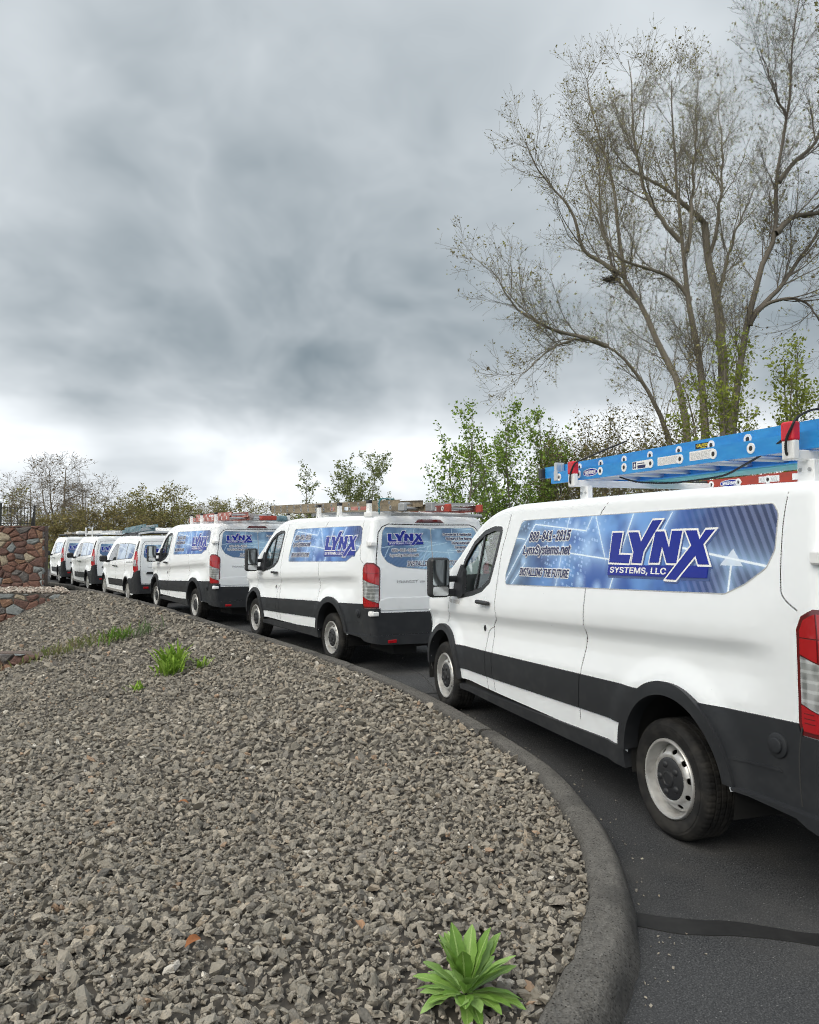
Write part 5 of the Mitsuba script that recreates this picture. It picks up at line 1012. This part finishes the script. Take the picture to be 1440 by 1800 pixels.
LIMBS_A = [
    (0.2, [(8.05, 24.0, 3.0), (7.81, 23.79, 4.64), (7.29, 23.57, 5.68), (6.74, 23.36, 6.54), (6.12, 23.14, 7.14), (5.42, 22.93, 7.48), (4.74, 22.71, 7.51), (4.07, 22.5, 7.34)]),
    (0.09, [(5.75, 23.05, 7.38), (5.1, 22.8, 7.55), (4.38, 22.5, 7.65), (3.64, 22.25, 7.85), (3.06, 22.0, 8.17), (2.65, 21.75, 8.62), (2.21, 21.5, 9.14)]),
    (0.05, [(4.72, 22.6, 7.48), (3.96, 22.33, 7.1), (3.3, 22.07, 6.5), (2.88, 21.8, 5.91)]),
    (0.22, [(8.64, 24.5, 3.03), (8.6, 24.61, 4.83), (8.34, 24.72, 6.73), (7.86, 24.83, 7.87), (7.29, 24.94, 9.2), (6.84, 25.06, 10.1), (6.78, 25.17, 11.1), (6.5, 25.28, 13.25), (6.05, 25.39, 15.24), (5.78, 25.5, 16.8)]),
    (0.1, [(6.82, 25.0, 10.09), (6.05, 24.86, 10.47), (5.5, 24.71, 10.8), (5.28, 24.57, 11.39), (4.97, 24.43, 12.1), (4.31, 24.29, 12.8), (3.78, 24.14, 13.4), (3.55, 24.0, 14.0)]),
    (0.07, [(7.3, 25.0, 9.22), (6.5, 25.25, 10.43), (6.25, 25.5, 12.11), (6.18, 25.75, 14.18), (5.43, 26.0, 15.56)]),
    (0.24, [(9.27, 24.8, 3.04), (9.2, 24.74, 5.1), (9.01, 24.69, 7.75), (8.77, 24.63, 9.19), (8.58, 24.57, 10.71), (8.39, 24.51, 12.39), (8.25, 24.46, 14.23), (8.19, 24.4, 16.07)]),
    (0.1, [(8.47, 24.6, 11.06), (7.8, 24.38, 11.66), (7.31, 24.16, 12.32), (6.99, 23.94, 13.31), (6.76, 23.72, 15.01), (6.58, 23.5, 16.19)]),
    (0.09, [(8.8, 24.7, 9.21), (7.95, 24.32, 9.9), (7.16, 23.94, 10.02), (6.39, 23.56, 10.1), (5.64, 23.18, 11.01), (5.08, 22.8, 12.28)]),
    (0.08, [(8.71, 24.7, 10.76), (9.03, 24.97, 13.11), (9.25, 25.23, 15.16), (9.4, 25.5, 16.89)]),
    (0.25, [(10.15, 25.5, 3.08), (10.16, 25.52, 5.38), (10.12, 25.54, 8.4), (9.95, 25.56, 9.74), (9.71, 25.58, 11.08), (9.61, 25.6, 12.06)]),
    (0.12, [(9.63, 25.6, 11.97), (9.18, 25.4, 12.33), (8.58, 25.2, 12.69), (7.91, 25.0, 13.04), (7.07, 24.8, 13.38), (6.33, 24.6, 14.14)]),
    (0.08, [(9.79, 25.6, 11.09), (10.13, 25.8, 12.41), (10.39, 26.0, 14.3), (10.38, 26.2, 16.03), (10.51, 26.4, 17.24)]),
    (0.08, [(10.01, 25.6, 9.75), (10.47, 25.75, 11.14), (10.98, 25.9, 12.45), (11.59, 26.05, 13.6), (11.93, 26.2, 14.21)]),
]
LIMBS_B = [
    (0.22, [(9.39, 23.5, 2.98), (9.62, 23.45, 5.82), (9.92, 23.4, 7.6), (10.18, 23.35, 8.81), (10.49, 23.3, 10.0), (10.83, 23.25, 10.79), (10.88, 23.2, 12.3), (11.06, 23.15, 13.97), (11.2, 23.1, 14.75), (11.33, 23.05, 16.16), (11.51, 23.0, 17.64)]),
    (0.12, [(10.8, 23.2, 10.77), (11.47, 23.4, 11.34), (12.14, 23.6, 11.54), (13.23, 23.8, 11.75), (14.34, 24.0, 13.0)]),
    (0.09, [(10.04, 23.3, 8.06), (10.52, 23.1, 8.65), (11.06, 22.9, 8.75), (11.6, 22.7, 8.37), (11.96, 22.5, 7.3)]),
    (0.1, [(10.16, 23.3, 8.39), (11.25, 23.62, 9.54), (12.15, 23.95, 10.65), (13.16, 24.28, 12.29), (13.68, 24.6, 14.31)]),
    (0.09, [(10.92, 23.2, 12.3), (11.57, 23.45, 13.07), (12.27, 23.7, 13.68), (13.07, 23.95, 15.22), (13.45, 24.2, 17.3)]),
    (0.05, [(11.12, 23.1, 14.18), (10.71, 23.0, 15.01), (10.43, 22.9, 15.75), (10.3, 22.8, 16.32)]),
]
BUD = [(.34, .31, .16), (.27, .24, .13), (.40, .37, .19), (.20, .165, .11), (.32, .33, .15)]
CFG = dict(levels=3, seg=[.5, .35, .22, .16], wig=[.1, .09, .11, .15], up=[.05, .15, .10, .07], sides=[7, 5, 3, 3], dens=[3.2, 4.0, 7.0], t0=[.2, .12, .10], ang=[36, 38, 44], len=[2.7, 1.35, .55], rk=.009, rmin=.0034)
def grow_limbs(L, seed, cfg, base):
    w = Wood(seed)
    for k, (r0, pts) in enumerate(L):
        pts = [tuple(p) for p in pts]
        if pts[0][2] < 3.6: pts = [(pts[0][0] + .15, pts[0][1], -.1)] + pts; part = 'trunk'
        else: part = 'limb'
        part = part if part not in w.tubes else None
        nm = 'trunk' if pts[0][2] < 1 else 'limb'; i = 0; q = nm
        while q in w.tubes: i += 1; q = '%s_%03d' % (nm, i)
        w.limb(pts, r0 * .84, cfg, q, r1=(.55 if abs(r0 - .25) < 1e-6 else .07) if nm == 'trunk' else .12, t0=.38 if nm == 'trunk' else .12)
    return w
wA = grow_limbs(LIMBS_A, 11, CFG, 0)
place_tree('bare_tree', tree_parts(wA, wA.leaves(1, .036, .05, BUD, 3, keep=.62)), T(), 'tall many stemmed tree with tiny spring buds, standing behind the nearest van')
wB = grow_limbs(LIMBS_B, 12, CFG, 0)
place_tree('bare_tree_001', tree_parts(wB, wB.leaves(1, .042, .05, BUD, 4, keep=.35), (.08, .07, .06), (.19, .17, .145)), T(), 'darker bare tree cut off by the right edge of the picture')
r = np.random.default_rng(71); nt_ = []
for k in range(70):
    d = r.normal(0, 1, 3); d[2] *= .35; d /= np.linalg.norm(d); c = np.array([6.35, 24.85, 9.95]) + r.normal(0, .09, 3) * [1, 1, .5]; nt_.append(tube([c - d * .24, c + np.array([0, 0, -.03]), c + d * .24], .009, 3, False))
add('nest', ply(cat(nt_), mat('nest_twig', base_color=rgb(.055, .045, .036), roughness=.9))); tag('nest', 'dark twiggy nest in the fork of the tall bare tree', 'nest', kind='stuff')
# young leafy trees behind the vans
def young(seed, H, nb, spread, leaf, cols, per, sp=.05, dens=(4.2, 5.0), up=.10, dr=.25, bl=.26, ang=(38, 40)):
    cfg = dict(levels=2, seg=[.4, .25, .16], wig=[.05, .09, .13], up=[.02, up, .08], sides=[7, 4, 3], dens=[dens[0], dens[1]], t0=[.12, .15], ang=list(ang), len=[H * bl * spread, .42], rk=.010, rmin=.004, leaf_from=1)
    w = Wood(seed); r = w.r
    for b in range(nb):
        o = r.normal(0, .12 if nb > 1 else 0, 2); ln = r.normal(0, .10 * spread if nb > 1 else .02, 2); h = H * r.uniform(.78, 1.0) if b else H
        pts = [(o[0], o[1], -.1), (o[0] + ln[0] * h * .4, o[1] + ln[1] * h * .4, h * .4), (o[0] + ln[0] * h, o[1] + ln[1] * h, h)]
        w.limb(pts, .012 * H, cfg, 'trunk' if b == 0 else 'trunk_%03d' % b, n=14, r1=.12, t0=.14)
    return tree_parts(w, w.leaves(per, leaf, sp, cols, seed + 5, droop=dr), (.10, .085, .07), (.22, .20, .17))
GREEN = [(.25, .37, .075), (.20, .31, .06), (.30, .42, .10), (.155, .245, .05)]
OLIVE = [(.25, .23, .10), (.20, .18, .085), (.30, .28, .12), (.22, .175, .095), (.18, .185, .075)]
DULL = [(.26, .30, .13), (.21, .25, .105), (.31, .35, .16)]
def PX(u, Y): return (u - 720) / 1400 * Y
yt = [young(31, 5.7, 2, 1.0, .058, GREEN, 2, .07, (6.0, 7.0), bl=.36), young(32, 6.2, 3, 1.0, .058, GREEN, 2, .07, (6.0, 7.0), bl=.36), young(33, 6.2, 4, 1.15, .046, OLIVE, 2, .15, (5.0, 5.5), bl=.30)]
place_tree('young_tree', yt[0], T().translate([PX(815, 20), 20, 0]).scale([.82, .82, .80]), 'slender fresh green young tree, leftmost of those behind the nearest van bonnet')
place_tree('young_tree', yt[1], T().translate([PX(905, 21), 21, 0]).rotate([0, 0, 1], 40).scale([.78, .78, .80]), 'bright green upright young tree left of the blue ladder end')
place_tree('young_tree', yt[1], T().translate([PX(955, 22.5), 22.5, 0]).rotate([0, 0, 1], 170).scale([.78, .78, .80]), 'fresh green young tree directly behind the blue ladder front end')
place_tree('young_tree', yt[0], T().translate([PX(775, 23), 23, 0]).rotate([0, 0, 1], 110).scale([.62, .62, .52]), 'low green sapling showing just above the red ladder end on the second van')
place_tree('young_tree', yt[0], T().translate([PX(855, 22), 22, 0]).rotate([0, 0, 1], 200).scale([.7, .7, .54]), 'low green sapling between the two slender young trees')
for k, (u, Y, sc, a, lab) in enumerate([(1010, 21.0, .90, 0, 'olive brown bushy undergrowth tree over the front half of the blue ladder'), (1085, 22.5, .92, 70, 'olive brown leafy thicket left of the tall tree stems'), (1160, 22, .92, 150, 'olive thicket around the foot of the tall bare tree'), (1240, 23, .95, 210, 'olive thicket to the right of the tall bare tree foot'), (960, 24, .88, 260, 'olive brown thicket filling the gap behind the young green trees'), (1055, 26, 1.06, 310, 'tall olive thicket behind the left stems of the tall bare tree'), (1190, 27, 1.05, 30, 'tall olive thicket behind the middle stems of the tall bare tree'), (1350, 26, .95, 100, 'olive thicket between the yellow green trees at right')]):
    place_tree('undergrowth_tree', yt[2], T().translate([PX(u, Y), Y, 0]).rotate([0, 0, 1], a).scale([sc, sc, sc * .86]), lab)
YG = [(.27, .32, .06), (.225, .275, .055), (.31, .36, .085)]
yy_ = young(36, 7.2, 4, .8, .055, YG, 2, .08, (5.0, 6.0))
place_tree('young_tree', yy_, T().translate([PX(1290, 20.5), 20.5, 0]).scale([1, 1, .92]), 'yellow green leafy tree in front of the tall bare stems above the ladder')
place_tree('young_tree', yy_, T().translate([PX(1385, 21), 21, 0]).rotate([0, 0, 1], 130).scale([.95, .95, .93]), 'yellow green leafy tree near the rear red end stop')
place_tree('young_tree', yy_, T().translate([PX(1470, 19.5), 19.5, 0]).rotate([0, 0, 1], 250).scale([.8, .8, .75]), 'yellow green sapling at the right edge of the picture')
yd = [young(41, 6.6, 1, .9, .075, DULL, 2, .06, (6, 6)), young(42, 6.8, 2, 1.3, .075, DULL, 3, .08, (6, 6), bl=.32, ang=(52, 42))]
place_tree('young_tree', yd[0], T().translate([PX(540, 36), 36, 0]).scale([.8, .8, .72]), 'pointed dull green small tree seen above the front of the brown ladder')
place_tree('young_tree', yd[1], T().translate([PX(640, 36), 36, 0]).scale([.78, .78, .76]), 'wide dull green small tree above the middle of the brown ladder')
place_tree('young_tree', yd[0], T().translate([PX(590, 38), 38, 0]).rotate([0, 0, 1], 90).scale([.8, .8, .56]), 'low dull green sapling between the two small trees above the brown ladder')
# the far tree line
def far_tree(seed, H, cols, per, size, keep, spread=1.0, fork=3):
    cfg = dict(levels=3, seg=[.8, .6, .4, .3], wig=[.1, .13, .15, .18], up=[.03, .06, .05, .04], sides=[6, 4, 3, 3], dens=[2.0, 2.4, 3.6], t0=[.15, .2, .15], ang=[50, 46, 46], len=[H * .36 * spread, H * .20, H * .10], rk=.011, rmin=.010, leaf_from=2)
    w = Wood(seed); r = w.r
    for b in range(fork):
        a = b * 2.1 + r.uniform(0, .8); l = H * .16 * spread if b else H * .03
        w.limb([(0, 0, -.3), (.04 * H * math.cos(a), .04 * H * math.sin(a), H * .22), (l * math.cos(a), l * math.sin(a), H * .55), (l * 1.4 * math.cos(a), l * 1.4 * math.sin(a), H * (.9 if b else .96))], (.024 if b == 0 else .017) * H, cfg, 'trunk' if b == 0 else 'trunk_%03d' % b, n=14, r1=.08, t0=.30)
    return tree_parts(w, w.leaves(per, size, .18, cols, seed + 1, keep=keep), (.13, .11, .09), (.27, .24, .20))
BROWN = [(.26, .19, .115), (.21, .165, .10), (.29, .235, .15)]
FOL = [(.30, .29, .115), (.26, .265, .105), (.35, .33, .135), (.28, .24, .11)]
far = [far_tree(51, 9.5, BROWN, 1, .085, .30), far_tree(52, 8.0, FOL, 1, .12, .8), far_tree(53, 8.4, FOL, 2, .13, .9, 1.1), far_tree(54, 7.0, [(.27, .23, .11), (.30, .25, .11), (.23, .215, .095)], 2, .13, .95, 1.15)]
FARS = [(105, 62, 0, 1.02, 0, 'tall bare brown tree rising highest in the far tree line'), (55, 66, 0, .86, 90, 'bare brown tree behind the iron fence'), (150, 60, 0, .80, 200, 'bare brown tree to the right of the tallest far tree'), (15, 70, 1, .95, 30, 'olive tree at left edge behind the fence'), (205, 64, 1, .78, 10, 'thin leafy olive tree above the middle small van'),
        (285, 66, 2, .84, 60, 'round olive tree to the left of the red-ladder van roof'), (243, 70, 3, .86, 140, 'rusty olive tree behind the slate blue ladder'), (318, 72, 2, .66, 200, 'small olive tree just left of the red-ladder van roof'), (175, 58, 3, .74, 250, 'low brown olive thicket over the farthest small vans'), (120, 56, 3, .66, 20, 'low olive thicket right of the tall stone wall'),
        (225, 58, 3, .66, 75, 'low olive thicket behind the middle small van'), (370, 85, 1, .86, 0, 'distant olive tree above the faded red ladder'), (405, 90, 2, .88, 80, 'distant leafy tree above the third van roof'), (455, 88, 1, .86, 160, 'distant olive tree left of the brown ladder front end'), (510, 92, 2, .72, 220, 'distant low tree behind the brown ladder front end'), (345, 80, 0, .66, 280, 'pale bare far tree left of the faded red ladder'), (75, 57, 3, .62, 190, 'low thicket behind the right end of the tall stone wall'),
        (265, 60, 3, .62, 300, 'low rusty thicket behind the nearest small van'), (560, 95, 2, .66, 20, 'distant low tree beyond the second van roof'), (690, 95, 2, .72, 120, 'distant low tree beyond the second van rear'), (620, 98, 1, .7, 200, 'distant thin tree beyond the middle of the second van')]
for u, Y, kind, sc, a, lab in FARS:
    place_tree('far_tree', far[kind], T().translate([PX(u, Y), Y, -.2]).rotate([0, 0, 1], a).scale([sc * 1.02, sc * 1.02, sc * .83]), lab)
wk = Wood(61); cfgh = dict(levels=1, seg=[.5, .4], wig=[.15, .2], up=[.05, .05], sides=[3, 3], dens=[2.2], t0=[.1], ang=[40], len=[.9], rk=.01, rmin=.01)
rh = np.random.default_rng(62)
for k in range(170):
    Y = rh.uniform(52, 60); u = rh.uniform(60, 1500); wk.branch((PX(u, Y), Y, -.2), (rh.normal(0, .25), rh.normal(0, .25), 1), rh.uniform(1.0, 2.3), .025, 0, cfgh, 'stems')
place_tree('scrub', tree_parts(wk, wk.leaves(3, .2, .25, OLIVE + FOL, 63), crown='leaves'), T(), 'low tangled olive scrub along the foot of the far trees', None, 'scrub'); tag('scrub', kind='stuff')

# ------------------------------------------------------------------ weeds and litter on the gravel
def leaf_mesh(L, W, base, az, el0, curl, seed, n=11):
    r = np.random.default_rng(seed); t = np.linspace(0, 1, n); wv = W * (np.sin(np.pi * np.clip(t, 0, 1) ** 1.35) ** .8 * .92 + .07) * (t < .999); wv[-1] = .002
    el = el0 - curl * t; ds = L / (n - 1); x = np.r_[0, np.cumsum(np.cos(el[:-1]) * ds)]; z = np.r_[0, np.cumsum(np.sin(el[:-1]) * ds)]
    side = np.array([-math.sin(az), math.cos(az), 0]); fwd = np.array([math.cos(az), math.sin(az), 0]); up = np.array([0, 0, 1.0]); tw = r.normal(0, .25); V = []
    for i in range(n):
        c = np.asarray(base) + fwd * x[i] + up * z[i]; nrm = -fwd * math.sin(el[i]) + up * math.cos(el[i])
        for f in (-1, -.5, 0, .5, 1):
            j = (1 + .10 * math.sin(i * 2.3 + seed + f)) if abs(f) == 1 else 1
            V.append(c + (side * math.cos(tw * t[i]) + nrm * math.sin(tw * t[i])) * wv[i] * f * j + nrm * wv[i] * (.32 * abs(f) + (.10 * math.sin(i * 1.9 + seed) if abs(f) == 1 else 0)))
    F = []
    for i in range(n - 1):
        for k in range(4): a = i * 5 + k; F += [[a, a + 1, a + 6], [a, a + 6, a + 5]]
    return np.array(V), np.array(F)
leafs = [matproc('weed_leaf_%s' % c, (lambda p, n, uv, a=a, b=b: mix(mix(a, b, fbm(p.x * 40, p.y * 40, p.z * 40, 3)), [.30, .42, .14], dr.select(dr.abs(uv.x) < .10, .75, 0.0))), roughness=.45, specular=.4) for c, a, b in (('a', (.15, .28, .05), (.21, .35, .08)), ('b', (.20, .34, .09), (.28, .42, .14)), ('c', (.11, .22, .035), (.16, .29, .055)))]
r = np.random.default_rng(8); tag('broadleaf_weed', 'big bright green broad leaved weed rosette in the gravel by the kerb', 'weed'); WB_ = (.20, 2.885, float(bank_z(np.array([.20]), np.array([2.885]))[0]) - .005)
for k in range(50):
    f = k / 50; az = k * 2.399 + r.normal(0, .2); inner = f > .55
    L = r.uniform(.15, .21) if not inner else r.uniform(.14, .23); el = r.uniform(.15, .6) if not inner else r.uniform(.75, 1.35)
    V, F = leaf_mesh(L, r.uniform(.018, .031), (WB_[0] + .012 * math.cos(az), WB_[1] + .012 * math.sin(az), WB_[2] + .02 + .02 * f), az, el, r.uniform(.25, .8) if not inner else r.uniform(.1, .5), k)
    uvl = np.column_stack([np.tile([-1, -.5, 0, .5, 1], 11), np.repeat(np.linspace(0, 1, 11), 5)])
    add('broadleaf_weed__leaf', ply(trimesh.Trimesh(V, F, process=False), leafs[k % 3], True, uv=uvl))
def clump(key, x, y, n, H, sp, w, cols, seed, label, group=None):
    r = np.random.default_rng(seed); Vs, Fs, Cs = [], [], []; n0 = 0; z0 = float(bank_z(np.array([x]), np.array([y]))[0])
    for k in range(n):
        o = r.normal(0, sp, 2) * [1, .8]; zb = float(bank_z(np.array([x + o[0]]), np.array([y + o[1]]))[0]); V, F = leaf_mesh(H * r.uniform(.5, 1.15), w * r.uniform(.6, 1.2), (x + o[0], y + o[1], zb - .01), r.uniform(0, 6.28), r.uniform(.7, 1.45), r.uniform(.2, 1.0), k, 5)
        c = np.array(cols[r.integers(0, len(cols))]) * r.uniform(.75, 1.25); Vs.append(V); Fs.append(F + n0); Cs.append(np.tile(c, (len(V), 1))); n0 += len(V)
    add(key, ply(trimesh.Trimesh(np.vstack(Vs), np.vstack(Fs), process=False), 'leaf_vc', True, color=np.vstack(Cs))); tag(key, label, 'weed', kind='stuff' if sp > .3 else None)
W1 = [(.24, .38, .055), (.30, .45, .09), (.18, .31, .045)]; W2 = [(.20, .24, .08), (.16, .19, .07), (.25, .24, .12), (.28, .24, .15)]
clump('weed_clump', -3.42, 11.55, 100, .38, .085, .020, W1, 1, 'largest bright yellow green weed clump, halfway up the gravel bank')
clump('weed_clump_001', -3.30, 11.1, 70, .30, .085, .018, W1, 2, 'leafy front part of the bright weed patch on the gravel bank')
clump('weed_clump_002', -2.95, 11.25, 26, .20, .06, .014, W1, 3, 'small thin green weed to the right of the largest weed clump')
clump('weed_clump_003', -5.5, 15.0, 60, .34, .16, .016, [(.12, .22, .04), (.16, .26, .06)], 4, 'spiky green tuft near the kerb, behind the largest weed clump')
clump('weed_clump_004', -4.95, 14.9, 40, .34, .14, .014, [(.17, .22, .12), (.13, .18, .09)], 5, 'greyish green tuft beside the kerb')
clump('weed_clump_005', -6.2, 15.2, 150, .26, .42, .013, W2, 6, 'sparse brownish green grass patch on the upper gravel bank')
clump('weed_clump_006', -3.55, 10.45, 20, .13, .05, .016, W1, 7, 'small low star shaped weed below the largest weed clump')
clump('weed_clump_007', -7.2, 15.6, 110, .20, .5, .012, W2, 8, 'thin dry yellowish grass farther left on the gravel bank')
for k, (x, y, c, lab) in enumerate([(-.90, 3.25, (.26, .095, .03), 'rust brown dead leaf on the gravel near the lower left'), (-1.45, 5.3, (.24, .10, .04), 'small brown dead leaf among the gravel, farther up the bank'), (-.22, 3.42, (.36, .21, .12), 'curled tan dead leaf on the gravel left of the big weed')]):
    V, F = leaf_mesh(.085, .022, (x, y, float(bank_z(np.array([x]), np.array([y]))[0]) + .028), 1.0 + k * 2, .5, 1.1, 90 + k, 7)
    kk = 'dead_leaf' if k == 0 else 'dead_leaf_%03d' % k; add(kk, ply(trimesh.Trimesh(V, F, process=False), mat('dead_leaf_tone_%s' % 'abc'[k], base_color=rgb(*c), roughness=.7), True)); tag(kk, lab, 'leaf')
